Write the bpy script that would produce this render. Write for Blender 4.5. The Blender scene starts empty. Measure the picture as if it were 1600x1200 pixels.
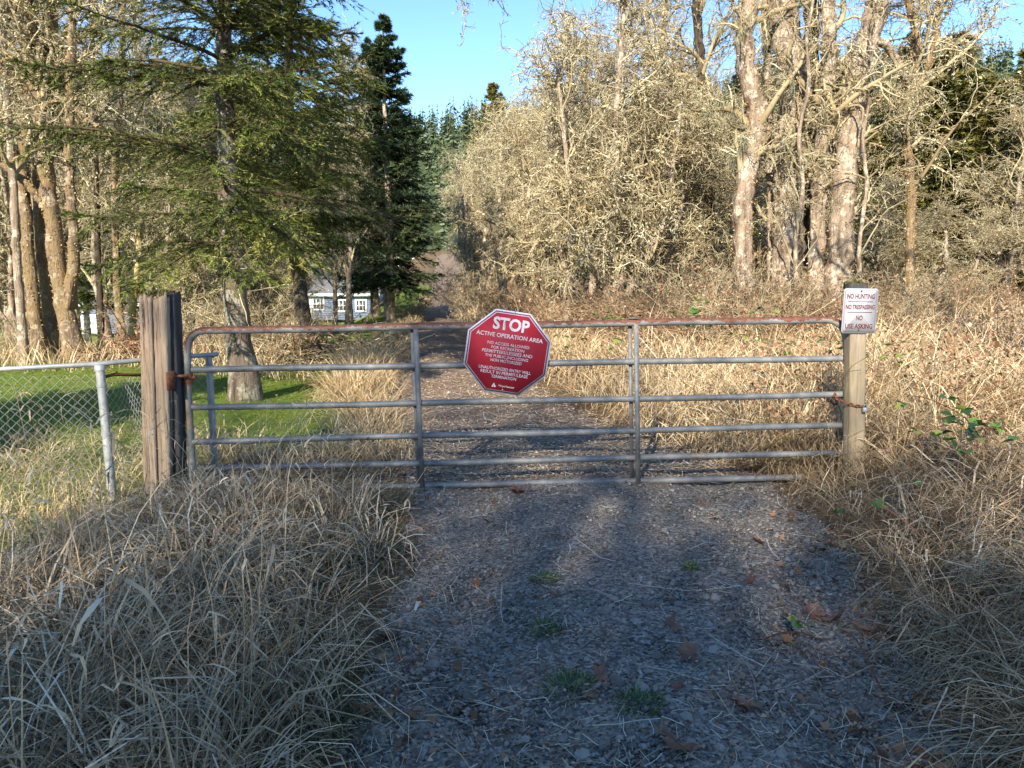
import bpy, math, random
import numpy as np
from mathutils import Vector, Matrix

SC = bpy.context.scene
COL = SC.collection
rad = math.radians
rng = np.random.default_rng(11)
random.seed(5)

# ------------------------------------------------------------------ camera
CAM_H = 1.55
TH = rad(8.0)
FPX = 1600 * 26.0 / 36.0
cd = bpy.data.cameras.new("camera"); cam = bpy.data.objects.new("camera", cd); COL.objects.link(cam)
cam.location = (0, 0, CAM_H); cam.rotation_euler = (rad(90) - TH, 0, 0)
cd.lens = 26.0; cd.sensor_width = 36.0; cd.clip_start = 0.05; cd.clip_end = 4000
SC.camera = cam

# ------------------------------------------------------------------ sky, sun, exposure
SUN_EL = rad(28.0)
SUN_AZ = rad(180 + 17)            # clockwise from +Y: behind the camera, a little to the left
w = bpy.data.worlds.new("World"); SC.world = w; w.use_nodes = True
nt = w.node_tree; nt.nodes.clear()
sky = nt.nodes.new('ShaderNodeTexSky'); sky.sky_type = 'NISHITA'; sky.sun_disc = False
sky.sun_elevation = SUN_EL; sky.sun_rotation = SUN_AZ
sky.air_density = 1.0; sky.dust_density = 0.0; sky.ozone_density = 2.0; sky.altitude = 2500
bg = nt.nodes.new('ShaderNodeBackground'); bg.inputs['Strength'].default_value = 0.15
wo = nt.nodes.new('ShaderNodeOutputWorld')
hsv = nt.nodes.new('ShaderNodeHueSaturation'); hsv.inputs['Saturation'].default_value = 1.14
wb = nt.nodes.new('ShaderNodeMix'); wb.data_type = 'RGBA'; wb.blend_type = 'MULTIPLY'; wb.inputs[0].default_value = 1; wb.inputs[7].default_value = (1.05, .99, .92, 1)
nt.links.new(sky.outputs[0], hsv.inputs['Color']); nt.links.new(hsv.outputs[0], wb.inputs[6]); nt.links.new(wb.outputs[2], bg.inputs['Color']); nt.links.new(bg.outputs[0], wo.inputs['Surface'])
sd = bpy.data.lights.new("sun", 'SUN'); sd.energy = 4.2; sd.angle = rad(0.5); sd.color = (1.0, 0.9, 0.74)
sun = bpy.data.objects.new("sun", sd); COL.objects.link(sun)
sdir = Vector((math.sin(SUN_AZ) * math.cos(SUN_EL), math.cos(SUN_AZ) * math.cos(SUN_EL), math.sin(SUN_EL)))
sun.rotation_euler = sdir.to_track_quat('Z', 'Y').to_euler()
sun.location = sdir * 60
SC.view_settings.view_transform = 'Standard'; SC.view_settings.look = 'None'
SC.view_settings.gamma = 1; SC.view_settings.use_curve_mapping = False
SC.view_settings.exposure = 1.36
SC.render.engine = 'CYCLES'
SC.cycles.max_bounces = 5; SC.cycles.diffuse_bounces = 3; SC.cycles.transparent_max_bounces = 4

# ------------------------------------------------------------------ helpers
FW = np.array([0, math.cos(TH), -math.sin(TH)]); UP = np.array([0, math.sin(TH), math.cos(TH)])
def at(u, v, y):
    """world point whose depth is y and that the photograph shows near pixel u, v"""
    d = FW + np.array([1.0, 0, 0]) * ((u - 800) / FPX) + UP * (-(v - 600) / FPX)
    return np.array([0, 0, CAM_H]) + d * (y / d[1])

def tag(o, label=None, cat=None, group=None, kind=None):
    if label: o['label'] = label
    if cat: o['category'] = cat
    if group: o['group'] = group
    if kind: o['kind'] = kind
    return o

def mesh(name, V, F, attrs=None, smooth=False, mats=()):
    """F: (M,3) or (M,4) index array, or a list of such arrays"""
    V = np.ascontiguousarray(V, dtype=np.float32).reshape(-1, 3)
    Fs = F if isinstance(F, list) else [F]
    Fs = [np.asarray(f, dtype=np.int32) for f in Fs if len(f)]
    me = bpy.data.meshes.new(name)
    me.vertices.add(len(V)); me.vertices.foreach_set('co', V.ravel())
    nl = sum(f.size for f in Fs); npol = sum(len(f) for f in Fs)
    me.loops.add(nl); me.polygons.add(npol)
    me.loops.foreach_set('vertex_index', np.concatenate([f.ravel() for f in Fs]))
    tot = np.concatenate([np.full(len(f), f.shape[1], np.int32) for f in Fs])
    st = np.concatenate([[0], np.cumsum(tot)[:-1]]).astype(np.int32)
    me.polygons.foreach_set('loop_start', st); me.polygons.foreach_set('loop_total', tot)
    if smooth: me.polygons.foreach_set('use_smooth', np.ones(npol, bool))
    me.update(calc_edges=True)
    for k, a in (attrs or {}).items():
        at_ = me.attributes.new(k, 'FLOAT', 'POINT'); at_.data.foreach_set('value', np.asarray(a, np.float32).ravel())
    for m in mats: me.materials.append(m)
    return me

def obj(name, me, parent=None, m=None, loc=None):
    o = bpy.data.objects.new(name, me); COL.objects.link(o)
    if parent is not None: o.parent = parent
    if m is not None and len(me.materials) == 0: me.materials.append(m)
    if loc is not None: o.location = loc
    return o

def empty(name, loc=(0, 0, 0), rz=0.0):
    o = bpy.data.objects.new(name, None); COL.objects.link(o)
    o.location = [float(c) for c in loc]; o.rotation_euler = (0, 0, rz); o.empty_display_size = 0.2
    return o

def where(u):
    for lim, s in ((-20, 'off the far left edge'), (50, 'at the far left edge'), (120, 'behind the forked trunk'), (160, 'before the white garage door'), (215, 'beside the golden mossy trunk'), (290, 'above the split timber post'), (345, 'above the left corner of the gate'), (410, 'behind the big sunlit fir'), (480, 'behind the bent dark fir trunk'), (600, 'in line with the blue house'), (700, 'left of the track end'),
                   (757, 'at the far bend of the track'), (793, 'above the left half of the stop sign'), (835, 'above the right half of the stop sign'), (872, 'just right of the stop sign'), (908, 'above the gate bay right of the stop sign'), (955, 'left of the second gate upright'), (1005, 'above the second gate upright'), (1045, 'just right of the second gate upright'), (1090, 'left of the dark thin trunk'), (1130, 'behind the dark thin trunk'), (1185, 'behind the elbow-bent trunk'), (1225, 'before the thickest trunk'),
                   (1270, 'behind the thickest trunk'), (1320, 'behind the right-leaning pale trunk'), (1370, 'above the right post'), (1440, 'by the orange mossy trunk'), (1510, 'right of the orange mossy trunk'), (1570, 'near the right edge'), (9999, 'at the right edge')):
        if u < lim: return s
def copy_tree(o, parent=None):
    c = o.copy(); COL.objects.link(c)
    if parent is not None: c.parent = parent
    for ch in o.children: copy_tree(ch, c)
    return c

class MB:
    """collects shapes into one mesh"""
    def __init__(s): s.V = []; s.Q = []; s.T = []; s.A = []; s.n = 0
    def add(s, V, Q=None, T=None, a=0.5):
        V = np.asarray(V, float).reshape(-1, 3)
        if Q is not None and len(Q): s.Q.append(np.asarray(Q) + s.n)
        if T is not None and len(T): s.T.append(np.asarray(T) + s.n)
        s.V.append(V); s.A.append(np.full(len(V), a) if np.isscalar(a) else np.asarray(a).ravel()); s.n += len(V)
    def box(s, lo, hi, M=None, a=0.5):
        x0, y0, z0 = lo; x1, y1, z1 = hi
        V = np.array([[x0,y0,z0],[x1,y0,z0],[x1,y1,z0],[x0,y1,z0],[x0,y0,z1],[x1,y0,z1],[x1,y1,z1],[x0,y1,z1]], float)
        if M is not None: V = V @ np.array(M.to_3x3()).T + np.array(M.translation)
        s.add(V, [[0,3,2,1],[4,5,6,7],[0,1,5,4],[1,2,6,5],[2,3,7,6],[3,0,4,7]], a=a)
    def tube(s, pts, r, n=10, cap=True, a=0.5):
        P = np.asarray(pts, float); R = np.broadcast_to(np.asarray(r, float), (len(P),))
        V, Q = tubes(P[None], R[None], n); s.add(V, Q, a=a)
        if cap:
            for k, e in ((0, 0), (len(P) - 1, 1)):
                ring = V.reshape(len(P), n, 3)[k]; c = ring.mean(0)
                T = [[n, (i + 1) % n, i] if e == 0 else [n, i, (i + 1) % n] for i in range(n)]
                s.add(np.vstack([ring, c]), T=T, a=a)
    def mesh(s, name, smooth=False, mats=()):
        F = []
        if s.Q: F.append(np.concatenate(s.Q))
        if s.T: F.append(np.concatenate(s.T))
        return mesh(name, np.concatenate(s.V), F, {'var': np.concatenate(s.A)}, smooth, mats)
    def build(s, name, m, parent=None, smooth=False):
        return obj(name, s.mesh(name, smooth, (m,)), parent)

def norm(a): return a / np.maximum(np.linalg.norm(a, axis=-1, keepdims=True), 1e-9)

def tubes(P, R, n):
    """P (B,S,3), R (B,S) -> verts, quads of B open tubes with n sides"""
    B, S, _ = P.shape
    T = np.empty_like(P); T[:, 1:-1] = P[:, 2:] - P[:, :-2]; T[:, 0] = P[:, 1] - P[:, 0]; T[:, -1] = P[:, -1] - P[:, -2]
    T = norm(T)
    mean = norm(P[:, -1] - P[:, 0])
    ref = np.where(np.abs(mean[:, 2:3]) > 0.8, np.array([[1.0, 0.03, 0]]), np.array([[0.02, 0.01, 1.0]]))
    ref = norm(ref)[:, None, :].repeat(S, 1)
    U = norm(np.cross(T, ref)); W = np.cross(T, U)
    ang = np.linspace(0, 2 * np.pi, n, endpoint=False)
    V = P[:, :, None, :] + R[:, :, None, None] * (U[:, :, None, :] * np.cos(ang)[None, None, :, None] + W[:, :, None, :] * np.sin(ang)[None, None, :, None])
    b = np.arange(B)[:, None, None] * S * n; s_ = np.arange(S - 1)[None, :, None] * n; k = np.arange(n)[None, None, :]; k2 = (k + 1) % n
    Q = np.stack([b + s_ + k, b + s_ + k2, b + s_ + n + k2, b + s_ + n + k], -1).reshape(-1, 4)
    return V.reshape(-1, 3), Q

def smooth01(t): t = np.clip(t, 0, 1); return t * t * (3 - 2 * t)

def wob(x, y, s=1.0, ph=0.0):
    """cheap smooth noise about 0, within +-1"""
    x = np.asarray(x, float) / s + ph * 3.1; y = np.asarray(y, float) / s - ph * 1.7
    return (np.sin(x * 1.3 + 1.7 * np.sin(y * 0.9 + ph)) + np.sin(y * 1.7 + 1.3 * np.sin(x * 1.1 + 2 + ph)) + np.sin((x + y) * 0.83 + 1.1 * np.sin((x - y) * 1.37))) / 3

# ------------------------------------------------------------------ lie of the land
RY = [-80, 0, 2.3, 3.9, 5.5, 9, 14, 22, 45, 70, 120, 170]
RX = [1.5, .45, .5, .68, .62, -.45, -1.3, -2.15, -3.9, -6.0, -10.2, -13]
RW = [1.7, 1.1, 1.1, 1.33, 1.45, 1.15, 1.0, .95, 1.3, 1.6, 2.2, 3]
def road_x(y): return np.interp(y, RY, RX)
def road_w(y): return np.interp(y, RY, RW)
def H(x, y):
    x = np.asarray(x, float); y = np.asarray(y, float)
    c = road_x(y); hw = road_w(y)
    dr = x - (c + hw); dl = (c - hw) - x
    z = 0.28 * smooth01(dr / 1.1) * smooth01((y + 2) / 3) + 0.32 * smooth01((dr - 1.5) / 7)
    z = z + 0.14 * smooth01(dl / 0.9) * (1 - smooth01((y - 4.2) / 1.5)) * (1 - smooth01((-2.0 - x) / .8))
    z = z + 0.05 * wob(x, y, 1.6) * smooth01(np.maximum(dr, dl) / 0.6)
    z = z - 3.0 * smooth01((c - hw - 1.2 - x) / 7) * smooth01((y - 12) / 33) - 0.9 * smooth01((-22 - x) / 14) * smooth01((y - 26) / 36)
    z = z + 0.0006 * np.clip(y - 40, 0, 210) ** 2
    ridge = 31 + 9 * wob(x, y * 0, 90, 2.0) + 20 * smooth01((x - 25) / 90) + 16 * smooth01((-x - 60) / 60)
    z = z + ridge * smooth01((y - 120) / 190) - 0
    z = z + 12 * smooth01((np.abs(x) - 260) / 300)
    z = z - 0.02 * np.exp(-((x - c) / (hw * 0.35)) ** 2) * -1.5 - 0.025 * np.exp(-((np.abs(x - c) - hw * 0.6) / 0.2) ** 2)
    return z

def lawn_mask(x, y):
    c = road_x(y) - road_w(y)
    m = smooth01((c - 0.15 - x + 0.3 * wob(x, y, 0.8, 1)) / 0.5) * smooth01((y - 6.3 + 0.012 * 0) / 0.8)
    m = np.maximum(m, .75 * smooth01((-2.35 - x) / 0.5) * smooth01((y - 2.6) / 0.6))
    m = m * (1 - smooth01((y - 75) / 10)) * smooth01((x + 60) / 10)
    return m

# ------------------------------------------------------------------ materials
def NM(name, rough=0.8, spec=0.3):
    m = bpy.data.materials.new(name); m.use_nodes = True
    t = m.node_tree; b = t.nodes['Principled BSDF']
    b.inputs['Roughness'].default_value = rough; b.inputs['Specular IOR Level'].default_value = spec
    return m, t, b
def nod(t, ty, **kw):
    n = t.nodes.new(ty)
    for k, v in kw.items():
        if k.startswith('i_'): n.inputs[k[2:].replace('_', ' ')].default_value = v
        else: setattr(n, k, v)
    return n
def ramp(t, fac, stops, interp='LINEAR'):
    r = t.nodes.new('ShaderNodeValToRGB'); r.color_ramp.interpolation = interp
    e = r.color_ramp.elements
    while len(e) > 1: e.remove(e[-1])
    for i, (p, c) in enumerate(stops):
        el = e[0] if i == 0 else e.new(p)
        el.position = p; el.color = (*c, 1) if len(c) == 3 else c
    t.links.new(fac, r.inputs[0]); return r.outputs[0]
def mixc(t, fac, a, b, mode='MIX'):
    m = t.nodes.new('ShaderNodeMix'); m.data_type = 'RGBA'; m.blend_type = mode
    for k, v in ((0, fac), (6, a), (7, b)):
        if hasattr(v, 'is_output') or isinstance(v, bpy.types.NodeSocket): t.links.new(v, m.inputs[k])
        else: m.inputs[k].default_value = v if not isinstance(v, tuple) or len(v) == 4 else (*v, 1)
    return m.outputs[2]
def math_(t, op, a, b=0.0, c=0.0):
    m = t.nodes.new('ShaderNodeMath'); m.operation = op
    for k, v in enumerate((a, b, c)):
        if isinstance(v, bpy.types.NodeSocket): t.links.new(v, m.inputs[k])
        else: m.inputs[k].default_value = v
    return m.outputs[0]
def noise(t, scale, detail=4, rough=0.6, vec=None, stretch=None, coord='Object', dist=0.0):
    n = t.nodes.new('ShaderNodeTexNoise'); n.inputs['Scale'].default_value = scale
    n.inputs['Detail'].default_value = detail; n.inputs['Roughness'].default_value = rough; n.inputs['Distortion'].default_value = dist
    tc = t.nodes.new('ShaderNodeTexCoord'); src = vec or tc.outputs[coord]
    if stretch:
        mp = t.nodes.new('ShaderNodeMapping'); mp.inputs['Scale'].default_value = stretch
        t.links.new(src, mp.inputs[0]); src = mp.outputs[0]
    t.links.new(src, n.inputs['Vector']); return n.outputs['Fac']
def bump(t, b, h, strength=0.5, dist=0.02):
    n = t.nodes.new('ShaderNodeBump'); n.inputs['Strength'].default_value = strength; n.inputs['Distance'].default_value = dist
    t.links.new(h, n.inputs['Height']); t.links.new(n.outputs[0], b.inputs['Normal']); return n
def attr(t, name):
    a = t.nodes.new('ShaderNodeAttribute'); a.attribute_name = name; return a.outputs['Fac']

def var_mat(name, stops, rough=0.8, spec=0.25, patch=None, pscale=1.0, pamt=0.5, trans=0.0):
    m, t, b = NM(name, rough, spec)
    c = ramp(t, attr(t, 'var'), stops)
    if patch:
        f = noise(t, pscale, 3, coord='Object')
        f = ramp(t, f, [(0.42, (0, 0, 0)), (0.62, (pamt,) * 3)])
        c = mixc(t, f, c, patch)
    t.links.new(c, b.inputs['Base Color'])
    if trans > 0:
        tr = nod(t, 'ShaderNodeBsdfTranslucent'); t.links.new(c, tr.inputs[0])
        mx = nod(t, 'ShaderNodeMixShader'); mx.inputs[0].default_value = trans
        t.links.new(b.outputs[0], mx.inputs[1]); t.links.new(tr.outputs[0], mx.inputs[2])
        t.links.new(mx.outputs[0], t.nodes['Material Output'].inputs[0])
    return m

def bark_mat(name, dark, light, lichen, amt=0.5, moss=None, scale=1.0):
    m, t, b = NM(name, 0.9, 0.15)
    n1 = noise(t, 9 * scale, 6, 0.65, stretch=(1, 1, 0.22)); n2 = noise(t, 5 * scale, 5, 0.7)
    c = ramp(t, n1, [(0.3, dark), (0.52, light), (0.75, tuple(min(1, k * 1.25) for k in light))])
    c = mixc(t, ramp(t, n2, [(0.62 - 0.25 * amt, (0,) * 3), (0.66 - 0.2 * amt, (1,) * 3)]), c, lichen)
    if moss:
        n3 = noise(t, 2.2 * scale, 4, 0.7)
        c = mixc(t, ramp(t, n3, [(0.47, (0,) * 3), (0.56, (1,) * 3)]), c, moss)
    t.links.new(c, b.inputs['Base Color'])
    n5 = noise(t, 26 * scale, 4, .7, stretch=(1, 1, .3)); bump(t, b, math_(t, 'ADD', n1, math_(t, 'MULTIPLY', n5, .5)), 1.0, 0.06)
    return m

M = {}
M['grass_dry'] = var_mat('dry_grass', [(0, (.12, .07, .035)), (.14, (.33, .225, .11)), (.5, (.60, .455, .26)), (.85, (.76, .62, .40)), (1, (.85, .75, .56))], 0.7, 0.3, (.33, .21, .10), 0.7, 0.55)
M['grass_grey'] = var_mat('weathered_grass', [(0, (.035, .025, .015)), (.25, (.20, .135, .07)), (.6, (.48, .35, .205)), (.88, (.70, .56, .38)), (1, (.82, .73, .58))], 0.65, 0.3, (.26, .19, .11), 1.1, 0.5)
M['grass_green'] = var_mat('green_grass', [(0, (.04, .07, .012)), (.45, (.15, .22, .03)), (.8, (.29, .34, .06)), (1, (.48, .42, .18))], 0.6, 0.3, (.24, .25, .07), 0.5, 0.5, trans=0.25)
M['grass_deep'] = var_mat('deep_green_grass', [(0, (.01, .025, .01)), (.6, (.035, .07, .025)), (1, (.10, .13, .05))], 0.6, 0.3)
M['straw'] = var_mat('straw', [(0, (.18, .13, .08)), (.6, (.42, .35, .24)), (1, (.68, .62, .5))], 0.7, 0.3)
M['brush'] = var_mat('brushwood', [(0, (.12, .075, .045)), (.5, (.33, .23, .14)), (1, (.55, .43, .28))], 0.85, 0.15)
M['track_litter'] = var_mat('track_litter', [(0, (.14, .085, .06)), (.4, (.34, .22, .15)), (.8, (.52, .38, .27)), (1, (.68, .55, .42))], 0.85, 0.15)
M['litter'] = var_mat('leaf_litter', [(0, (.07, .035, .02)), (.4, (.22, .11, .055)), (.75, (.36, .21, .12)), (1, (.5, .38, .26))], 0.8, 0.2)
M['maple'] = var_mat('dead_leaf', [(0, (.07, .035, .024)), (.5, (.18, .085, .05)), (1, (.30, .19, .13))], 0.55, 0.4)
M['needles'] = var_mat('fir_needles', [(0, (.012, .026, .01)), (.22, (.04, .07, .02)), (.5, (.12, .165, .032)), (.78, (.26, .29, .06)), (1, (.40, .36, .10))], 0.55, 0.35, (.11, .12, .025), 0.55, 0.5, trans=0.12)
M['needles_dark'] = var_mat('spruce_needles', [(0, (.012, .026, .013)), (.4, (.035, .065, .028)), (.8, (.085, .12, .042)), (1, (.17, .18, .07))], 0.55, 0.35)
M['needles_olive'] = var_mat('cedar_foliage', [(0, (.035, .045, .012)), (.4, (.12, .13, .03)), (.8, (.23, .22, .055)), (1, (.34, .28, .08))], 0.6, 0.3, (.2, .13, .04), 0.4, 0.5)
M['needles_far'] = var_mat('far_conifers', [(0, (.05, .08, .05)), (.5, (.12, .16, .085)), (1, (.22, .25, .13))], 0.8, 0.1, (.17, .17, .09), 0.03, 0.6)
M['bark_fir'] = bark_mat('fir_bark', (.035, .026, .02), (.16, .125, .095), (.30, .28, .22), 0.45)
M['bark_dark'] = bark_mat('dark_and_shaded_bark', (.02, .016, .012), (.07, .055, .042), (.13, .11, .08), 0.25)  # naturally dark bark; on the trunk behind the pale cluster, painted shade
M['bark_tan'] = bark_mat('lichen_bark', (.075, .052, .038), (.31, .235, .17), (.50, .43, .33), 0.45)
M['bark_moss'] = bark_mat('mossy_bark', (.05, .035, .025), (.21, .15, .10), (.40, .32, .22), 0.45, moss=(.24, .17, .09))
M['bark_gold'] = bark_mat('golden_moss_bark', (.18, .12, .04), (.42, .31, .12), (.55, .46, .25), 0.7, moss=(.46, .33, .06))
M['twig'] = var_mat('lichen_twigs', [(0, (.09, .065, .04)), (.3, (.25, .20, .12)), (.65, (.48, .42, .27)), (1, (.70, .66, .46))], 0.9, 0.1, (.36, .26, .13), 0.9, 0.5)
M['twig_brown'] = var_mat('brown_twigs', [(0, (.05, .035, .025)), (.5, (.18, .13, .085)), (1, (.38, .31, .2))], 0.9, 0.1)
M['lichen'] = var_mat('lichen', [(0, (.30, .24, .12)), (.4, (.50, .47, .28)), (1, (.70, .70, .50))], 0.95, 0.05, (.38, .26, .10), 1.1, 0.7)
M['usnea'] = var_mat('hanging_lichen', [(0, (.24, .27, .17)), (1, (.52, .57, .40))], 0.95, 0.05)
M['orange_moss'] = var_mat('orange_leaf_moss', [(0, (.20, .10, .03)), (.5, (.43, .26, .10)), (1, (.62, .46, .26))], 0.95, 0.05)
M['moss'] = var_mat('moss', [(0, (.03, .035, .008)), (.6, (.12, .125, .03)), (1, (.26, .22, .07))], 0.95, 0.05)
M['bramble_leaf'] = var_mat('bramble_leaf', [(0, (.02, .05, .02)), (.5, (.045, .11, .025)), (.85, (.10, .2, .035)), (1, (.35, .34, .05))], 0.42, 0.5, trans=0.15)
M['cane'] = var_mat('bramble_cane', [(0, (.07, .03, .02)), (.6, (.25, .12, .07)), (1, (.42, .25, .15))], 0.6, 0.3)

# ------------------------------------------------------------------ generators
def grow(start, d, length, r0, S, kink, trop, taper=0.25, r=None, curl=None):
    """B branches walking S steps; trop = pull upward (+) or down (-)"""
    r = r or rng; B = len(start)
    P = np.empty((B, S + 1, 3)); P[:, 0] = start; d = norm(np.array(d, float)); st = (np.asarray(length) / S)[:, None]
    trop = np.broadcast_to(np.asarray(trop, float), (B,))
    for s in range(S):
        d = d + r.normal(0, kink, (B, 3)); d[:, 2] += trop
        d = norm(d); P[:, s + 1] = P[:, s] + d * st
    R = np.asarray(r0)[:, None] * np.linspace(1, taper, S + 1)[None, :]
    return P, R

def spawn(P, R, N, t0, t1, ang, azim=None, r=None, lenw=True):
    """choose N attachment points on B polylines; returns start, direction, parent radius, t, parent index"""
    r = r or rng; B, S1, _ = P.shape
    L = np.linalg.norm(P[:, -1] - P[:, 0], axis=1)
    pi = r.choice(B, N, p=L / L.sum()) if lenw else r.integers(0, B, N)
    t = t0 + (t1 - t0) * r.random(N); f = t * (S1 - 1); i = np.minimum(f.astype(int), S1 - 2); fr = (f - i)[:, None]
    a = P[pi, i]; b = P[pi, i + 1]; st = a * (1 - fr) + b * fr; T = norm(b - a)
    rr = R[pi, i] * (1 - fr[:, 0]) + R[pi, i + 1] * fr[:, 0]
    q = norm(r.normal(0, 1, (N, 3))); q = norm(q - (q * T).sum(1, keepdims=True) * T)
    an = r.uniform(ang[0], ang[1], N)[:, None]
    return st, T * np.cos(an) + q * np.sin(an), rr, t, pi

def flecks(P, N, size, r=None, hang=0.0, spread=0.02, t0=0.0, aspect=0.5):
    """N small bent two-triangle scales on polylines"""
    r = r or rng
    st, d, rr, t, pi = spawn(P, np.ones(P.shape[:2]), N, t0, 1, (0.3, 1.6), r=r)
    a = norm(r.normal(0, 1, (N, 3))); a[:, 2] = a[:, 2] * (1 - hang) - hang * 2; a = norm(a)
    b = norm(np.cross(a, r.normal(0, 1, (N, 3))))
    sz = r.uniform(size[0], size[1], N)[:, None]; st = st + r.normal(0, spread, (N, 3))
    V = np.stack([st - b * sz * aspect * .5, st + a * sz * .55 + b * sz * aspect * .5 + np.cross(a, b) * sz * .2, st + a * sz, st + a * sz * .4 - b * sz * aspect * .75], 1).reshape(-1, 3)
    i = np.arange(N)[:, None] * 4
    return V, np.concatenate([i + [[0, 1, 2]], i + [[0, 2, 3]]]), np.repeat(r.random(N), 4)

def tube_mesh(name, parts, m):
    """parts: list of (P, R, sides, var)"""
    mb = MB()
    for P, R, n, var in parts:
        V, Q = tubes(P, R, n)
        v = np.repeat(np.broadcast_to(var, (len(P),)), P.shape[1] * n)
        mb.add(V, Q, a=v)
    return mb.mesh(name, True, (m,))

def trunk_tube(pts, r0, r1, S=26, flare=0.35, knob=0.06, r=None):
    r = r or rng
    pts = np.asarray(pts, float); d = np.concatenate([[0], np.cumsum(np.linalg.norm(np.diff(pts, axis=0), axis=1))]); d /= d[-1]
    t = np.linspace(0, 1, S)
    P = np.stack([np.interp(t, d, pts[:, k]) for k in range(3)], 1)
    for _ in range(3): P[1:-1] = (P[:-2] + P[2:] + 2 * P[1:-1]) / 4
    R = r0 + (r1 - r0) * t; R = R * (1 + flare * np.exp(-t * 16)) * (1 + r.normal(0, knob, S))
    P[1:] += r.normal(0, r0 * 0.08, (S - 1, 3))
    return P[None], R[None]

def bare_tree(name, trunks, limbs=16, subs=120, twigs=900, fine=0, limb_len=(1.5, 3.2), trunk_m='bark_moss', twig_m='twig',
              lichen_m='lichen', lichen_n=5000, lsize=(.02, .055), droop=-0.02, up=0.25, t0=0.35, seed=1, rootz=0.0, twig_r=0.006, usnea_n=0, fleck_trunk=0, hang=0.25):
    """trunks: list of (points, r0, r1) in local space. Returns the Empty with trunk, branches, lichen children."""
    r = np.random.default_rng(seed)
    root = empty(name)
    mb = MB(); TP = []
    for pts, r0, r1 in trunks:
        P, R = trunk_tube(pts, r0, r1, 60, r=r, knob=.035); NS = 20; V, Q = tubes(P, R, NS)
        C = P[0][:, None, :]; VV = V.reshape(60, NS, 3); rid = np.convolve(r.normal(0, 1, 60 + 8), np.ones(9) / 3, 'valid')[:, None] * .03 * r.normal(0, 1, NS)[None] + .055 * r.normal(0, 1, NS)[None] + r.normal(0, .045, (60, NS))
        root_ = np.exp(-np.arange(60) / 2.5)[:, None] * .5 * np.maximum(0, np.sin(np.arange(NS) / NS * 2 * np.pi * 4 + r.uniform(0, 6)))[None]
        V = (C + (VV - C) * (1 + rid + root_)[..., None]).reshape(-1, 3); mb.add(V, Q); TP.append((P, R))
    mb.build('trunk', M[trunk_m], root, True)
    Pt = np.concatenate([p for p, _ in TP]); Rt = np.concatenate([q for _, q in TP])
    st, d, rr, t, _ = spawn(Pt, Rt, limbs, t0, 1.0, (0.5, 1.15), r=r)
    d[:, 2] += up; L = r.uniform(*limb_len, limbs) * (1.15 - 0.5 * t)
    P1, R1 = grow(st, d, L, np.clip(rr * 0.5, 0.012, 0.07), 9, 0.2, 0.04, 0.3, r)
    st, d, rr, t, _ = spawn(np.concatenate([P1]), R1, subs, 0.12, 1, (0.4, 1.2), r=r)
    P2, R2 = grow(st, d, r.uniform(.5, 1.25, subs) * limb_len[1] / 3, np.clip(rr * .6, .006, .03), 7, 0.27, droop, 0.35, r)
    st, d, rr, t, _ = spawn(P2, R2, twigs, 0.1, 1, (0.4, 1.3), r=r)
    P3, R3 = grow(st, d, r.uniform(.2, .6, twigs) * limb_len[1] / 3, np.full(twigs, twig_r), 4, 0.36, droop * 2, 0.5, r)
    parts = [(P1, R1, 6, r.uniform(.2, .7, limbs)), (P2, R2, 4, r.uniform(.2, .9, subs)), (P3, R3, 3, r.random(twigs))]
    if fine:
        st, d, rr, t, _ = spawn(P3, R3, fine, 0.1, 1, (0.4, 1.3), r=r)
        P4, R4 = grow(st, d, r.uniform(.08, .26, fine) * limb_len[1] / 3, np.full(fine, twig_r * .75), 2, 0.45, droop * 2, 0.5, r)
        parts.append((P4, R4, 3, r.random(fine)))
    obj('branches', tube_mesh('branches', parts, M[twig_m]), root)
    if lichen_n:
        V1, T1, a1 = flecks(P3, int(lichen_n * .6), lsize, r, hang); V2, T2, a2 = flecks(P2, int(lichen_n * .3), (lsize[0] * 1.2, lsize[1] * 1.3), r, hang, .025)
        V3, T3, a3 = flecks(P1, int(lichen_n * .1), (lsize[0] * 1.4, lsize[1] * 1.5), r, hang, .04)
        mb = MB(); mb.add(V1, T=T1, a=a1); mb.add(V2, T=T2, a=a2); mb.add(V3, T=T3, a=a3)
        mb.build('lichen', M[lichen_m], root)
    if fleck_trunk:
        st, d, rr, t, _ = spawn(Pt, Rt, fleck_trunk, 0.02, 1, (1.4, 1.7), r=r)
        st = st + d * rr[:, None] * 1.0; n = fleck_trunk
        a = norm(d * .7 + r.normal(0, .8, (n, 3))); b = norm(np.cross(a, r.normal(0, 1, (n, 3)))); sz = r.uniform(.012, .045, n)[:, None]
        V = np.stack([st - b * sz * .4, st + a * sz * .5 + b * sz * .4, st + a * sz, st + a * sz * .4 - b * sz * .4], 1).reshape(-1, 3)
        i = np.arange(n)[:, None] * 4; mb = MB(); mb.add(V, T=np.concatenate([i + [[0, 1, 2]], i + [[0, 2, 3]]]), a=np.repeat(r.random(n), 4))
        mb.build('moss', M['orange_moss'], root)
    if usnea_n:
        st, d, rr, t, _ = spawn(P2, R2, usnea_n, 0.1, 1, (0.4, 1.3), r=r)
        ribbons_hang(st, r.uniform(.08, .35, usnea_n), r).build('hanging_lichen', M['usnea'], root)['kind'] = 'stuff'
    return root

def ribbons_hang(st, L, r):
    n = len(st); P, R = grow(st, np.tile([0, 0, -1.0], (n, 1)) + r.normal(0, .25, (n, 3)), L, np.full(n, .004), 5, .16, -.35, .3, r)
    V, Q = tubes(P, R, 3); mb = MB(); mb.add(V, Q, a=np.repeat(r.random(n), 6 * 3)); return mb

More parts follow.
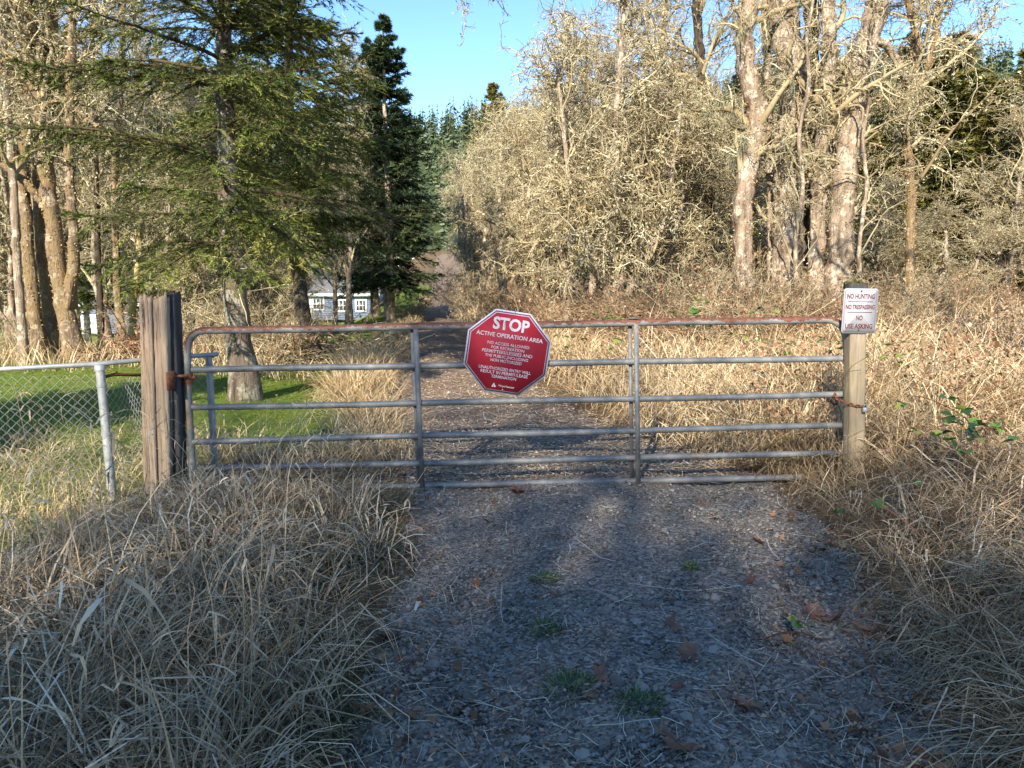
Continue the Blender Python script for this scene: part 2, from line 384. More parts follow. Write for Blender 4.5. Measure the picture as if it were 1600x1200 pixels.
def conifer(name, h, h0, reach, nb, nsec, nblade, trunk_r, needle_m, bark_m, blade=(.045, .075), bw=.010, seed=1, droop=-.07, curve=None, top_r=0.02, ragged=.3, dead=0, shape=.8, rise=.1, twig_sides=3):
    r = np.random.default_rng(seed); root = empty(name)
    pts = curve if curve is not None else [(0, 0, -.2), (.05, 0, h * .3), (0, .05, h * .7), (0, 0, h)]
    P, R = trunk_tube(pts, trunk_r, top_r, 34, 0.5, .03, r)
    V, Q = tubes(P, R, 12); mb = MB(); mb.add(V, Q); mb.build('trunk', M[bark_m], root, True)
    Pt = P[0]; tz = Pt[:, 2]
    z = h0 + (h - h0) * np.sort(r.random(nb)) ** 1.0
    lay = .42 * (h / 10); z = h0 + np.round((z - h0) / lay) * lay + r.normal(0, .05, nb); z = np.clip(z, h0, h * .985); x0 = np.interp(z, tz, Pt[:, 0]); y0 = np.interp(z, tz, Pt[:, 1])
    az = r.uniform(0, 2 * np.pi, nb); rel = (z - h0) / (h - h0)
    L = reach * np.clip((1 - rel) ** shape, .05, 1) * (1 - ragged * r.random(nb)); L = L * np.where(rel < .07, .75, 1)
    d = np.stack([np.cos(az), np.sin(az), rise + .5 * rel + r.normal(0, .07, nb)], 1)
    S = 9
    st = np.stack([x0, y0, z], 1)
    P1, R1 = grow(st, d, L, np.clip(L * .012, .006, .04), S, .06, droop / 1.6, .25, r)
    P1[:, -3:, 2] += (np.linspace(0, 1, 3) ** 2 * .1)[None, :] * L[:, None] * .6
    # flat side sprays, alternating left and right of the branch
    N = nb * nsec; pi = np.repeat(np.arange(nb), nsec); t = np.tile(np.linspace(.12, .98, nsec), nb) + r.normal(0, .02, N); t = np.clip(t, .05, .99)
    f = t * S; i = np.minimum(f.astype(int), S - 1); fr = (f - i)[:, None]
    s2 = P1[pi, i] * (1 - fr) + P1[pi, i + 1] * fr; T = norm(P1[pi, i + 1] - P1[pi, i])
    side = norm(np.cross(T, [0, 0, 1.0])) * np.where(r.random(N) < .5, 1, -1)[:, None]
    an = r.uniform(.6, 1.0, N)[:, None]
    d2 = T * np.cos(an) + side * np.sin(an); d2[:, 2] -= r.uniform(-.05, .55, N)
    L2 = np.clip(L[pi] * .46 * np.sin(np.pi * np.clip(t, 0, 1) ** .75) ** .6, .06, 1.0) * r.uniform(.5, 1.1, N)
    P2, R2 = grow(s2, d2, L2, np.full(N, .004), 4, .1, -.05, .4, r)
    obj('branches', tube_mesh('branches', [(P1, R1, 5, np.full(nb, .2)), (P2[:, ::2], R2[:, ::2], twig_sides, np.full(N, .3))], M['twig_brown']), root)
    if dead:
        nd = dead; zz = r.uniform(h0 * .25, h0 * 1.6, nd); a2 = r.uniform(0, 2 * np.pi, nd)
        s = np.stack([np.interp(zz, tz, Pt[:, 0]), np.interp(zz, tz, Pt[:, 1]), zz], 1)
        Pd, Rd = grow(s, np.stack([np.cos(a2), np.sin(a2), r.normal(0, .2, nd)], 1), r.uniform(.3, 1.4, nd), np.full(nd, .009), 7, .22, -.02, .3, r)
        obj('dead_branch', tube_mesh('dead', [(Pd, Rd, 4, r.random(nd))], M['twig']), root)
    # needle blades
    nbB = N * nblade; pj = np.repeat(np.arange(N), nblade); t = r.random(nbB); f = t * 4; i = np.minimum(f.astype(int), 3); fr = (f - i)[:, None]
    a = P2[pj, i] * (1 - fr) + P2[pj, i + 1] * fr; T = norm(P2[pj, i + 1] - P2[pj, i])
    q = norm(np.cross(T, [0, 0, 1.0])) * np.where(r.random(nbB) < .5, 1, -1)[:, None] + np.array([0, 0, 1.0]) * r.normal(.1, .45, nbB)[:, None]
    D = norm(T * .75 + q * r.uniform(.3, .9, nbB)[:, None]); ln = r.uniform(*blade, nbB)[:, None]
    W = norm(np.cross(D, [0, 0, 1.0]) + r.normal(0, .5, (nbB, 3))) * bw
    V = np.stack([a - W, a + W, a + D * ln], 1).reshape(-1, 3)
    k = np.arange(nbB)[:, None] * 3
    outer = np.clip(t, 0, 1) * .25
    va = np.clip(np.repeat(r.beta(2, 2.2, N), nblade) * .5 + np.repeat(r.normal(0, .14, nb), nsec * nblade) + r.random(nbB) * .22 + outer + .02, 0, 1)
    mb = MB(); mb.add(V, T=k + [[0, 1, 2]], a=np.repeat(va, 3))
    n1 = nb * nblade * 5; pj = r.integers(0, nb, n1); t = .15 + .85 * r.random(n1); f = t * S; i = np.minimum(f.astype(int), S - 1); fr = (f - i)[:, None]
    a = P1[pj, i] * (1 - fr) + P1[pj, i + 1] * fr; T = norm(P1[pj, i + 1] - P1[pj, i]); q = r.normal(0, 1, (n1, 3)); q[:, 2] += .4
    D = norm(T * .8 + norm(q) * .9); ln = r.uniform(*blade, n1)[:, None] * 1.2; W = norm(np.cross(D, r.normal(0, 1, (n1, 3)))) * bw
    V = np.stack([a - W, a + W, a + D * ln], 1).reshape(-1, 3)
    mb.add(V, T=np.arange(n1)[:, None] * 3 + [[0, 1, 2]], a=np.repeat(np.clip(r.beta(2, 2.5, n1), 0, 1), 3))
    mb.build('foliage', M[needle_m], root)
    return root

def blades(mb, base, L, wd, lean, curl, S=5, az=None, r=None, var=None, wander=.25, floor=True, twist=.6, ground=None):
    r = r or rng; N = len(base)
    if az is None: az = r.uniform(0, 2 * np.pi, N)
    P = np.empty((N, S + 1, 3)); P[:, 0] = base; ph = lean.copy(); a = az.copy()
    fold = r.integers(1, S + 3, N); famt = r.uniform(.5, 1.7, N)
    for s in range(S):
        ph = ph + curl / S * (0.5 + s / S) + np.where(fold == s, famt, 0); a = a + r.normal(0, wander, N)
        st = (L / S)
        P[:, s + 1, 0] = P[:, s, 0] + st * np.sin(ph) * np.cos(a); P[:, s + 1, 1] = P[:, s, 1] + st * np.sin(ph) * np.sin(a)
        P[:, s + 1, 2] = P[:, s, 2] + st * np.cos(ph)
    if floor:
        g = H(P[:, :, 0], P[:, :, 1]) + .008 + .03 * r.random((N, 1)); P[:, :, 2] = np.maximum(P[:, :, 2], g)
    prof = np.array([.7, 1, 1, .85, .5, .08]) if S == 5 else np.interp(np.linspace(0, 1, S + 1), [0, .3, .7, 1], [.7, 1, .8, .08])
    tw = (az + np.pi / 2)[:, None] + np.cumsum(r.normal(0, twist, (N, S + 1)) * .6, 1)
    Wv = np.stack([np.cos(tw), np.sin(tw), r.normal(0, .25, (N, S + 1))], -1) * (wd[:, None] * prof[None, :])[:, :, None] * .5
    V = np.stack([P - Wv, P + Wv], 2).reshape(-1, 3)
    b = np.arange(N)[:, None] * (S + 1) * 2 + np.arange(S)[None, :] * 2
    Q = np.stack([b, b + 1, b + 3, b + 2], -1).reshape(-1, 4)
    if var is None: var = r.random(N)
    mb.add(V, Q, a=np.repeat(var, (S + 1) * 2)); return P

# ================================================================== SETTING
def graded(a, b, d0, d1, fine, g=1.12):
    """coordinates from a to b, spacing fine within d0..d1 and growing outwards"""
    mid = list(np.arange(d0, d1 + 1e-6, fine)); s = fine; x = mid[-1]; up = []
    while x < b: s *= g; x += s; up.append(x)
    s = fine; x = mid[0]; dn = []
    while x > a: s *= g; x -= s; dn.append(x)
    return np.array(dn[::-1] + mid + up)

def sheet(name, xs, ys, zf, m, mask=None):
    X, Y = np.meshgrid(xs, ys); Z = zf(X, Y)
    V = np.stack([X, Y, Z], -1).reshape(-1, 3); nx, ny = len(xs), len(ys)
    i = (np.arange(ny - 1)[:, None] * nx + np.arange(nx - 1)[None, :]).ravel()
    Q = np.stack([i, i + 1, i + nx + 1, i + nx], 1)
    a = {'lawn': (mask(X, Y) if mask else X * 0).ravel()}
    o = obj(name, mesh(name, V, Q, a, True, (m,))); o['kind'] = 'structure'; return o

# ground: leaf mould and matted dead grass, lawn where the attribute says
m, t, b = NM('soil_and_lawn', 0.95, 0.1)
n1 = noise(t, 1.1, 6, .65); n2 = noise(t, 14, 6, .7); n3 = noise(t, 60, 3, .7)
soil = ramp(t, n2, [(.3, (.05, .035, .022)), (.5, (.15, .105, .06)), (.7, (.32, .24, .14))])
soil = mixc(t, ramp(t, n1, [(.45, (0,) * 3), (.6, (.7,) * 3)]), soil, (.22, .14, .08))
lawnc = ramp(t, n2, [(.28, (.06, .10, .014)), (.5, (.15, .22, .03)), (.75, (.26, .32, .06))])
lawnc = mixc(t, ramp(t, n1, [(.5, (0,) * 3), (.68, (.6,) * 3)]), lawnc, (.24, .22, .09))
t.links.new(mixc(t, attr(t, 'lawn'), soil, lawnc), b.inputs['Base Color']); bump(t, b, n3, .8, .03)
M['ground'] = m
m, t, b = NM('hillside', 0.95, 0.1)
t.links.new(ramp(t, noise(t, .05, 6, .7), [(.35, (.03, .045, .02)), (.6, (.07, .09, .04)), (.75, (.14, .12, .07))]), b.inputs['Base Color']); M['hill'] = m

def ground_z(X, Y):
    c = road_x(Y); inside = smooth01((road_w(Y) - .12 - np.abs(X - c)) / .12) * ((Y < 138) & (Y > -30))
    return H(X, Y) - .06 * inside - .15 * inside * (Y > 30)
ys = graded(-110, 140, 1.0, 14, .14, 1.08); ys = np.append(ys[ys < 139], 140.0)
sheet('ground', graded(-1500, 1500, -7, 7, .14, 1.1), ys, ground_z, M['ground'], lawn_mask)
sheet('hill', graded(-1500, 1500, -150, 150, 4, 1.12), graded(140, 1500, 140, 330, 4, 1.15), H, M['hill'])

# gravel track
m, t, b = NM('gravel_bed', 0.9, 0.2)
n1 = noise(t, .9, 5, .65); n2 = noise(t, 95, 4, .75); n4 = noise(t, 3.2, 5, .7)
vor = nod(t, 'ShaderNodeTexVoronoi'); vor.inputs['Scale'].default_value = 75; tc = nod(t, 'ShaderNodeTexCoord'); t.links.new(tc.outputs['Object'], vor.inputs['Vector'])
hs = nod(t, 'ShaderNodeSeparateColor'); t.links.new(vor.outputs['Color'], hs.inputs[0])
grv = ramp(t, hs.outputs[0], [(0, (.085, .075, .065)), (.5, (.22, .195, .17)), (.85, (.33, .30, .26)), (1, (.45, .40, .34))])
dirt = ramp(t, n2, [(.3, (.10, .07, .05)), (.55, (.28, .20, .14)), (.75, (.44, .34, .25))])
sep = nod(t, 'ShaderNodeSeparateXYZ'); t.links.new(tc.outputs['Object'], sep.inputs[0])
far = math_(t, 'MULTIPLY_ADD', sep.outputs[1], .12, -.42)
fac = math_(t, 'ADD', far, math_(t, 'MULTIPLY_ADD', n4, 1.6, -.8))
fac = ramp(t, fac, [(.22, (0,) * 3), (.7, (.92,) * 3)])
c = mixc(t, fac, grv, dirt)
t.links.new(c, b.inputs['Base Color'])
bump(t, b, math_(t, 'ADD', vor.outputs['Distance'], n2), .9, .012); M['gravel'] = m
ry = graded(-12, 138, 1.2, 9, .08, 1.05); ry = ry[ry < 137.5]; nc = 41
U = np.linspace(-1, 1, nc)[None, :] * np.ones((len(ry), 1)); Yr = ry[:, None] * np.ones((1, nc))
edge = 1 + .10 * wob(Yr, np.sign(U) * 3 + Yr * 0, .35, 1) + .05 * wob(Yr, U * 0, .11, 3)
Xr = road_x(Yr) + U * road_w(Yr) * np.where(np.abs(U) > .6, edge, 1)
Zr = H(Xr, Yr) + .012 * wob(Xr, Yr, .12) * (np.abs(U) < .97) - .05 * (np.abs(U) > .99)
V = np.stack([Xr, Yr, Zr], -1).reshape(-1, 3); i = (np.arange(len(ry) - 1)[:, None] * nc + np.arange(nc - 1)[None, :]).ravel()
road = obj('gravel_road', mesh('gravel_road', V, np.stack([i, i + 1, i + nc + 1, i + nc], 1), None, True, (M['gravel'],))); road['kind'] = 'structure'

def samp_y(n, y0, y1, p, r):
    """depths between y0 and y1 with density falling like y**-p"""
    u = r.random(n); q = 1 - p
    return (y0 ** q + u * (y1 ** q - y0 ** q)) ** (1 / q) if abs(q) > 1e-6 else y0 * (y1 / y0) ** u

# loose stones
r = np.random.default_rng(3)
m, t, b = NM('crushed_rock', .75, .35)
c = ramp(t, attr(t, 'var'), [(0, (.09, .08, .07)), (.45, (.225, .203, .18)), (.85, (.34, .315, .285)), (.965, (.33, .305, .27)), (.99, (.44, .40, .34)), (1, (.58, .54, .48))])
c = mixc(t, ramp(t, noise(t, 40, 4, .7), [(.5, (0,) * 3), (.7, (.5,) * 3)]), c, (.10, .085, .065))
t.links.new(c, b.inputs['Base Color']); bump(t, b, noise(t, 160, 4, .7), .5, .004); M['stone'] = m
OV = np.array([[1,0,0],[-1,0,0],[0,1,0],[0,-1,0],[0,0,1],[0,0,-1],], float)
OT = np.array([[0,2,4],[2,1,4],[1,3,4],[3,0,4],[2,0,5],[1,2,5],[3,1,5],[0,3,5]])
def stones(n, y0, y1, p, s0, s1, r, umax=.97):
    y = samp_y(n, y0, y1, p, r); u = np.clip(r.uniform(-1.0, 1.0, n), -umax, umax); x = road_x(y) + u * road_w(y)
    kp = (wob(x, y, .55, 2) + .5 * wob(x, y, .2, 4) + r.normal(0, .25, n)) < .52; x, y, n = x[kp], y[kp], int(kp.sum())
    s = (s0 * (s1 / s0) ** (r.random(n) ** 2.2))[:, None, None]
    V = OV[None] * r.uniform(.55, 1.35, (n, 6, 1)) + r.normal(0, .12, (n, 6, 3)); V[:, :, 2] *= r.uniform(.4, .8, (n, 1))
    a = r.uniform(0, 6.28, n); ca, sa = np.cos(a)[:, None], np.sin(a)[:, None]
    X = V[:, :, 0] * ca - V[:, :, 1] * sa; Y = (V[:, :, 0] * sa + V[:, :, 1] * ca) * 1.0
    tl = r.normal(0, .3, (n, 1)); Z = V[:, :, 2] + X * tl
    V = np.stack([X, Y, Z], -1) * s; V += np.stack([x, y, H(x, y) + s[:, 0, 0] * .18], -1)[:, None, :]
    i = np.arange(n)[:, None, None] * 6
    return V.reshape(-1, 3), (OT[None] + i).reshape(-1, 3), np.repeat(r.random(n) ** .9, 6)
mb = MB()
for a in ((37000, 1.6, 7.5, 1.6, .0045, .016), (3600, 1.6, 9, 1.3, .011, .024)):
    V, T, va = stones(*a, r); mb.add(V, T=T, a=va)
o = mb.build('gravel', M['stone'], road); o['kind'] = 'stuff'
ICO = []
for k in range(6):
    import bmesh
    bm = bmesh.new(); bmesh.ops.create_icosphere(bm, subdivisions=1, radius=1)
    for v in bm.verts: v.co = Vector((v.co.x * random.uniform(.75, 1.3), v.co.y * random.uniform(.6, 1.1), v.co.z * random.uniform(.35, .65)))
    me = bpy.data.meshes.new('stone'); bm.to_mesh(me); bm.free(); me.materials.append(M['stone'])
    at_ = me.attributes.new('var', 'FLOAT', 'POINT'); at_.data.foreach_set('value', np.full(len(me.vertices), [.2, .4, .55, .7, .88, .97][k], np.float32)); ICO.append(me)
y = samp_y(290, 1.9, 7.0, 2.0, r)
for k in range(290):
    u = r.uniform(-.93, .93); x = float(road_x(y[k]) + u * road_w(y[k])); s = .014 + .022 * r.random() ** 2.5
    o = bpy.data.objects.new('stone', ICO[r.choice(6, p=[.28, .26, .22, .15, .06, .03])]); COL.objects.link(o); o.parent = road
    o.location = (x, float(y[k]), float(H(x, y[k])) + s * .2); o.scale = (s, s, s); o.rotation_euler = (r.normal(0, .25), r.normal(0, .25), r.uniform(0, 6.28))

# conifer-clad hillside far behind
r = np.random.default_rng(8)
n = 6500; x = r.uniform(-250, 300, n); y = r.uniform(112, 335, n); keep = ((np.abs(x - road_x(y)) > 6) | (y > 155)) & (np.abs(x) < .72 * y + 12); x, y = x[keep], y[keep]; n = len(x)
h = r.uniform(7, 12, n); h *= np.where(y > 290, .9, 1)
NB = 21; zr = np.sort(r.random((n, NB)), 1) ** .85; az = r.uniform(0, 6.28, (n, NB)); L = (.24 * h[:, None]) * (1.10 - zr) ** .8 * 1.15 * r.uniform(.6, 1.1, (n, NB)) * .9
c = np.stack([x[:, None] + 0 * zr, y[:, None] + 0 * zr, H(x, y)[:, None] + h[:, None] * (.05 + .93 * zr)], -1)
d = np.stack([np.cos(az), np.sin(az), -.35 + 0 * az], -1); q = np.stack([-np.sin(az), np.cos(az), 0 * az], -1)
V = np.stack([c + [0, 0, .35], c + d * L[..., None] * .6 + q * L[..., None] * .38, c + d * L[..., None], c + d * L[..., None] * .6 - q * L[..., None] * .38], 2).reshape(-1, 3)
i = np.arange(n * NB)[:, None] * 4; mb = MB(); tone = np.clip(r.random((n, 1)) * .6 + r.random((n, NB)) * .4, 0, 1)
mb.add(V, Q=i + [[0, 1, 2, 3]], a=np.repeat(tone.ravel(), 4))
P = np.stack([np.stack([x, y, H(x, y)], -1), np.stack([x, y, H(x, y) + h], -1)], 1); V, Q = tubes(P, np.stack([h * .012, h * .003], 1), 3); mb.add(V, Q, a=.1)
o = mb.build('hillside_conifers', M['needles_far']); tag(o, 'far hillside covered in dense dark green conifers under the blue sky', 'forest', kind='stuff')

# ================================================================== GATE, POSTS, SIGNS, FENCE
# galvanised pipe with rust
def galv(name, rusty):
    m, t, b = NM(name, .62, .45)
    n1 = noise(t, 7, 5, .7); n2 = noise(t, 60, 3, .7)
    c = ramp(t, n1, [(.3, (.10, .108, .115)), (.5, (.175, .185, .195)), (.7, (.30, .295, .28))])
    c = mixc(t, ramp(t, n2, [(.55, (0,) * 3), (.7, (.35,) * 3)]), c, (.16, .15, .13))
    c = mixc(t, ramp(t, noise(t, 2.3, 5, .75), [(.60, (0,) * 3), (.72, (.8,) * 3)]), c, (.36, .24, .15))
    rust = ramp(t, noise(t, 30, 5, .7), [(.3, (.07, .03, .02)), (.55, (.17, .062, .038)), (.75, (.29, .14, .085))])
    if rusty:
        g = nod(t, 'ShaderNodeNewGeometry'); s = nod(t, 'ShaderNodeSeparateXYZ'); t.links.new(g.outputs['Normal'], s.inputs[0])
        nn = noise(t, 20, 3, .75, stretch=(1, .05, .05)); nn2 = noise(t, 4, 3, .6, stretch=(1, .2, .2))
        f = math_(t, 'ADD', s.outputs[2], math_(t, 'MULTIPLY_ADD', nn, 2.6, -1.3)); f = math_(t, 'ADD', f, math_(t, 'MULTIPLY_ADD', nn2, 2.2, -1.1))
        c = mixc(t, ramp(t, f, [(.02, (0,) * 3), (.14, (1,) * 3)]), c, rust); b.inputs['Metallic'].default_value = 0.1
    else:
        b.inputs['Metallic'].default_value = .25
    t.links.new(c, b.inputs['Base Color']); bump(t, b, n2, .25, .002); return m
M['galv'] = galv('galvanised_pipe', False); M['galv_rust'] = galv('rusty_galvanised_pipe', True)
m, t, b = NM('rust', .85, .2); t.links.new(ramp(t, noise(t, 35, 5, .7), [(.3, (.07, .03, .02)), (.55, (.19, .075, .04)), (.75, (.33, .15, .08))]), b.inputs['Base Color']); bump(t, b, noise(t, 90, 3, .6), .5, .003); M['rust'] = m
m, t, b = NM('fence_steel', .5, .5); b.inputs['Metallic'].default_value = .3
t.links.new(ramp(t, noise(t, 12, 4, .7), [(.3, (.24, .26, .27)), (.7, (.42, .43, .43))]), b.inputs['Base Color']); M['steel'] = m

def gy(u): return 5.36 + (u - 290) / 1030 * .16
def gp(u, v, dy=0.0): return at(u, v, gy(u) + dy)
gate0 = at(800, 770, 5.44)
gate = empty('farm_gate', (0, 5.44, 0)); tag(gate, 'long six-rail tubular metal gate with rusty top rail closed across the gravel track', 'gate')
def loc(P): return np.asarray(P) - np.array([0, 5.44, 0])
mb = MB(); mb.tube(loc([gp(318, 516.5)] + [gp(u, 516.5 - (u - 318) * 17.5 / 975 + .6 * math.sin(u / 60)) for u in range(360, 1290, 40)] + [gp(1290, 499)]), .027, 18); mb.build('top_rail', M['galv_rust'], gate, True)
mb = MB(); mb.tube(loc([gp(318, 516.6), gp(308, 519), gp(299, 526), gp(294, 537), gp(292.5, 552)]), [.0268, .0266, .0264, .0262, .026], 18, False); mb.build('corner_bend', M['galv_rust'], gate, True)
mb = MB(); mb.tube(loc([gp(1290, 499), gp(1300, 500.5), gp(1310, 505), gp(1317, 512), gp(1321, 524), gp(1323, 545)]), .0268, 18, False); mb.build('corner_bend', M['galv_rust'], gate, True)
mb = MB(); mb.tube(loc([gp(292.5, 551), gp(294, 620), gp(299, 700), gp(304, 772)]), .0262, 16); mb.build('end_tube', M['galv'], gate, True)
mb = MB(); mb.tube(loc([gp(1323, 544), gp(1326, 640), gp(1327, 748)]), .0262, 16); mb.build('end_tube', M['galv'], gate, True)
rails = [(578, 559.5), (637, 616.5), (690, 664.5), (733, 707), (768, 743.5)]
for k, (a, b_) in enumerate(rails):
    mb = MB(); u1 = 1322 if k < 4 else 1254
    pts = [gp(u, a + (b_ - a) * (u - 300) / 1020 + .5 * math.sin(u / 90 + k * 2)) for u in np.linspace(300 + (k > 2) * 4, u1, 22)]
    mb.tube(loc(pts), .0235, 16); mb.build('rail', M['galv'], gate, True)
for (ut, vt, ub, vb) in ((650.5, 514, 661, 764), (993, 506, 996, 752)):
    mb = MB()
    for (off, dy0, dy1) in ((0, -.036, -.0275), (-7.5, .0275, .036)):
        A = loc(gp(ut + off, vt)); B = loc(gp(ub + off, vb)); w2 = .0175 if off == 0 else .014
        V = []
        for Pp in (A, B):
            for (dx, dy) in ((-w2, dy0), (w2, dy0), (w2, dy1), (-w2, dy1)): V.append(Pp + [dx, dy, 0])
        mb.add(V, Q=[[0, 1, 2, 3], [7, 6, 5, 4], [0, 4, 5, 1], [1, 5, 6, 2], [2, 6, 7, 3], [3, 7, 4, 0]])
    A = loc(gp(ut - 4, vt - 3)); mb.box(A + [-.035, -.033, .0262], A + [.035, .033, .033])
    A = loc(gp(ub - 4, vb + 4)); mb.box(A + [-.03, -.03, -.034], A + [.03, .03, -.026])
    mb.build('upright', M['galv'], gate)
mb = MB()                                                   # hinge collar and pin of the gate
mb.tube(loc([gp(294, 583), gp(294, 600)]), .034, 14); mb.tube(loc([gp(262, 591), gp(306, 590)]), .014, 10); mb.tube(loc([gp(268, 580), gp(268, 600)]), .02, 10)
mb.build('hinge', M['rust'], gate, True)

# timber
def wood(name, cols, green=0.0, vert=(14, 14, .7), crack=.5):
    m, t, b = NM(name, .9, .15)
    n1 = noise(t, 1, 7, .72, stretch=vert); n2 = noise(t, 1, 4, .6, stretch=(3, 3, 1.2)); n3 = noise(t, 1, 5, .75, stretch=(38, 38, 1.0))
    c = ramp(t, n1, [(.28, cols[0]), (.45, cols[1]), (.68, cols[2])])
    c = mixc(t, ramp(t, n3, [(.36, (crack,) * 3), (.44, (0,) * 3)]), c, (.015, .012, .01))
    if green: c = mixc(t, ramp(t, n2, [(.45, (0,) * 3), (.65, (green,) * 3)]), c, (.22, .19, .07))
    t.links.new(c, b.inputs['Base Color']); bump(t, b, math_(t, 'ADD', n1, n3), 1.0, .014); return m
M['wood_old'] = wood('weathered_timber', [(.08, .058, .042), (.29, .215, .155), (.46, .375, .29)], 0, crack=.9)
M['wood_rot_shade'] = wood('rotten_and_shaded_timber', [(.02, .02, .022), (.06, .058, .06), (.11, .10, .10)])  # rotten top of the right post; painted shade on the left one
M['wood_new'] = wood('treated_timber', [(.13, .10, .07), (.27, .215, .15), (.40, .34, .26)], .35, (9, 9, .8), .45)

def timber(corners_top, corners_bot, nz=26, jag=.012, wear=.004, seed=0, top_jag=.02, nside=7):
    """rough squared post: cross-section rectangles (x0,y0,x1,y1) at top and bottom with heights"""
    r = np.random.default_rng(seed); (a0, b0, a1, b1, zt) = corners_top; (c0, d0, c1, d1, zb) = corners_bot
    ring = []
    n = nside
    for s in range(n): ring.append((s / n, 0))
    for s in range(n): ring.append((1, s / n))
    for s in range(n): ring.append((1 - s / n, 1))
    for s in range(n): ring.append((0, 1 - s / n))
    ring = np.array(ring); ctr = np.array([.5, .5]); d = ring - ctr
    rr = np.maximum(np.abs(d[:, 0]), np.abs(d[:, 1])); corner = (np.abs(d[:, 0]) > .42) & (np.abs(d[:, 1]) > .42); d[corner] *= .93
    groove = r.normal(0, wear, len(ring)); V = []
    for k in range(nz + 1):
        f = k / nz; X0, Y0, X1, Y1 = [p * f + q * (1 - f) for p, q in zip((a0, b0, a1, b1), (c0, d0, c1, d1))]; z = zb + (zt - zb) * f
        w_, h_ = X1 - X0, Y1 - Y0; g = 1 + (groove + r.normal(0, wear * .35, len(ring))) / (.5 * max(w_, h_))
        zz = z + (r.normal(0, top_jag, len(ring)) if k == nz else 0)
        V.append(np.stack([(X0 + X1) / 2 + d[:, 0] * g * w_, (Y0 + Y1) / 2 + d[:, 1] * g * h_, np.full(len(ring), 1.0) * zz], 1))
    m_ = len(ring); V = np.concatenate(V + [np.array([[(a0 + a1) / 2, (b0 + b1) / 2, zt - top_jag]])])
    Q = [[k * m_ + s, k * m_ + (s + 1) % m_, (k + 1) * m_ + (s + 1) % m_, (k + 1) * m_ + s] for k in range(nz) for s in range(m_)]
    T = [[nz * m_ + s, nz * m_ + (s + 1) % m_, len(V) - 1] for s in range(m_)]
    return V, Q, T

# left post: two split timbers, and a third whose dark colour paints the shaded right side
PLY = 5.2
lp = empty('gate_post', (at(248, 800, PLY)[0], PLY, 0)); tag(lp, 'thick split weathered grey timber post with mossy top where the gate hinges', 'post')
def lpx(u, v, y=PLY): return at(u, v, y) - np.array(lp.location)
def lp_timber(ut0, ut1, ub0, ub1, vt, y0, y1, mname, seed, name='timber'):
    A = lpx(ut0, vt, y0); B = lpx(ut1, vt, y0); C = lpx(ub0, 800, y0); D = lpx(ub1, 800, y0)
    V, Q, T = timber((A[0], y0 - PLY, B[0], y1 - PLY, A[2]), (C[0], y0 - PLY, D[0], y1 - PLY, -.15), seed=seed)
    mb = MB(); mb.add(V, Q, T); return mb.build(name, M[mname], lp)
lp_timber(216, 235, 224, 246, 460, 5.18, 5.36, 'wood_old', 1)
lp_timber(236.5, 259, 247.5, 266, 459, 5.20, 5.37, 'wood_old', 2)
lp_timber(255, 271, 263, 284, 458, 5.26, 5.40, 'wood_rot_shade', 3)
def moss_cap(root, cx, cy, z, wx, wy, n, seed):
    r = np.random.default_rng(seed); mb = MB(); base = np.stack([cx + r.normal(0, wx, n), cy + r.normal(0, wy, n), z + r.normal(0, .006, n)], 1)
    blades(mb, base, r.uniform(.015, .045, n), np.full(n, .006), r.uniform(0, 1.2, n), r.uniform(0, 1, n), 2, None, r, None, floor=False)
    return mb.build('moss', M['moss'], root)
p = lpx(244, 461, 5.27); moss_cap(lp, p[0], p[1], p[2], .04, .04, 700, 4)
mb = MB(); q = lpx(262, 588, 5.18); mb.box((q[0] - .006, -.03 + .0, q[2] - .10), (q[0] + .012, .16, q[2] + .03)); mb.tube([[q[0] + .004, .05, q[2] - .012], [q[0] + .07, .1, q[2] - .012]], .011, 8)
mb.build('hinge_bracket', M['rust'], lp)

# right post
PRY = 5.36
rp = empty('gate_post', (at(1338, 730, PRY)[0], PRY, 0)); tag(rp, 'squared tan wooden post with dark mossy top carrying the white no hunting sign', 'post')
def rpx(u, v, y=PRY): return at(u, v, y) - np.array(rp.location)
A = rpx(1329, 449); B = rpx(1355, 449); C = rpx(1328.5, 740); D = rpx(1354, 740)
V, Q, T = timber((A[0], 0, B[0], .115, A[2]), (C[0], 0, D[0], .115, -.1), seed=7, wear=.0015, top_jag=.003); mb = MB(); mb.add(V, Q, T); mb.build('timber', M['wood_new'], rp)
V, Q, T = timber((A[0] - .004, -.006, B[0] + .004, .12, A[2] + .028), (A[0] - .006, -.008, B[0] + .006, .122, A[2] - .012), nz=4, seed=8, wear=.004, top_jag=.008); mb = MB(); mb.add(V, Q, T); mb.build('rotten_top', M['wood_rot_shade'], rp)
moss_cap(rp, (A[0] + B[0]) / 2, .07, A[2] + .020, .03, .03, 350, 9)

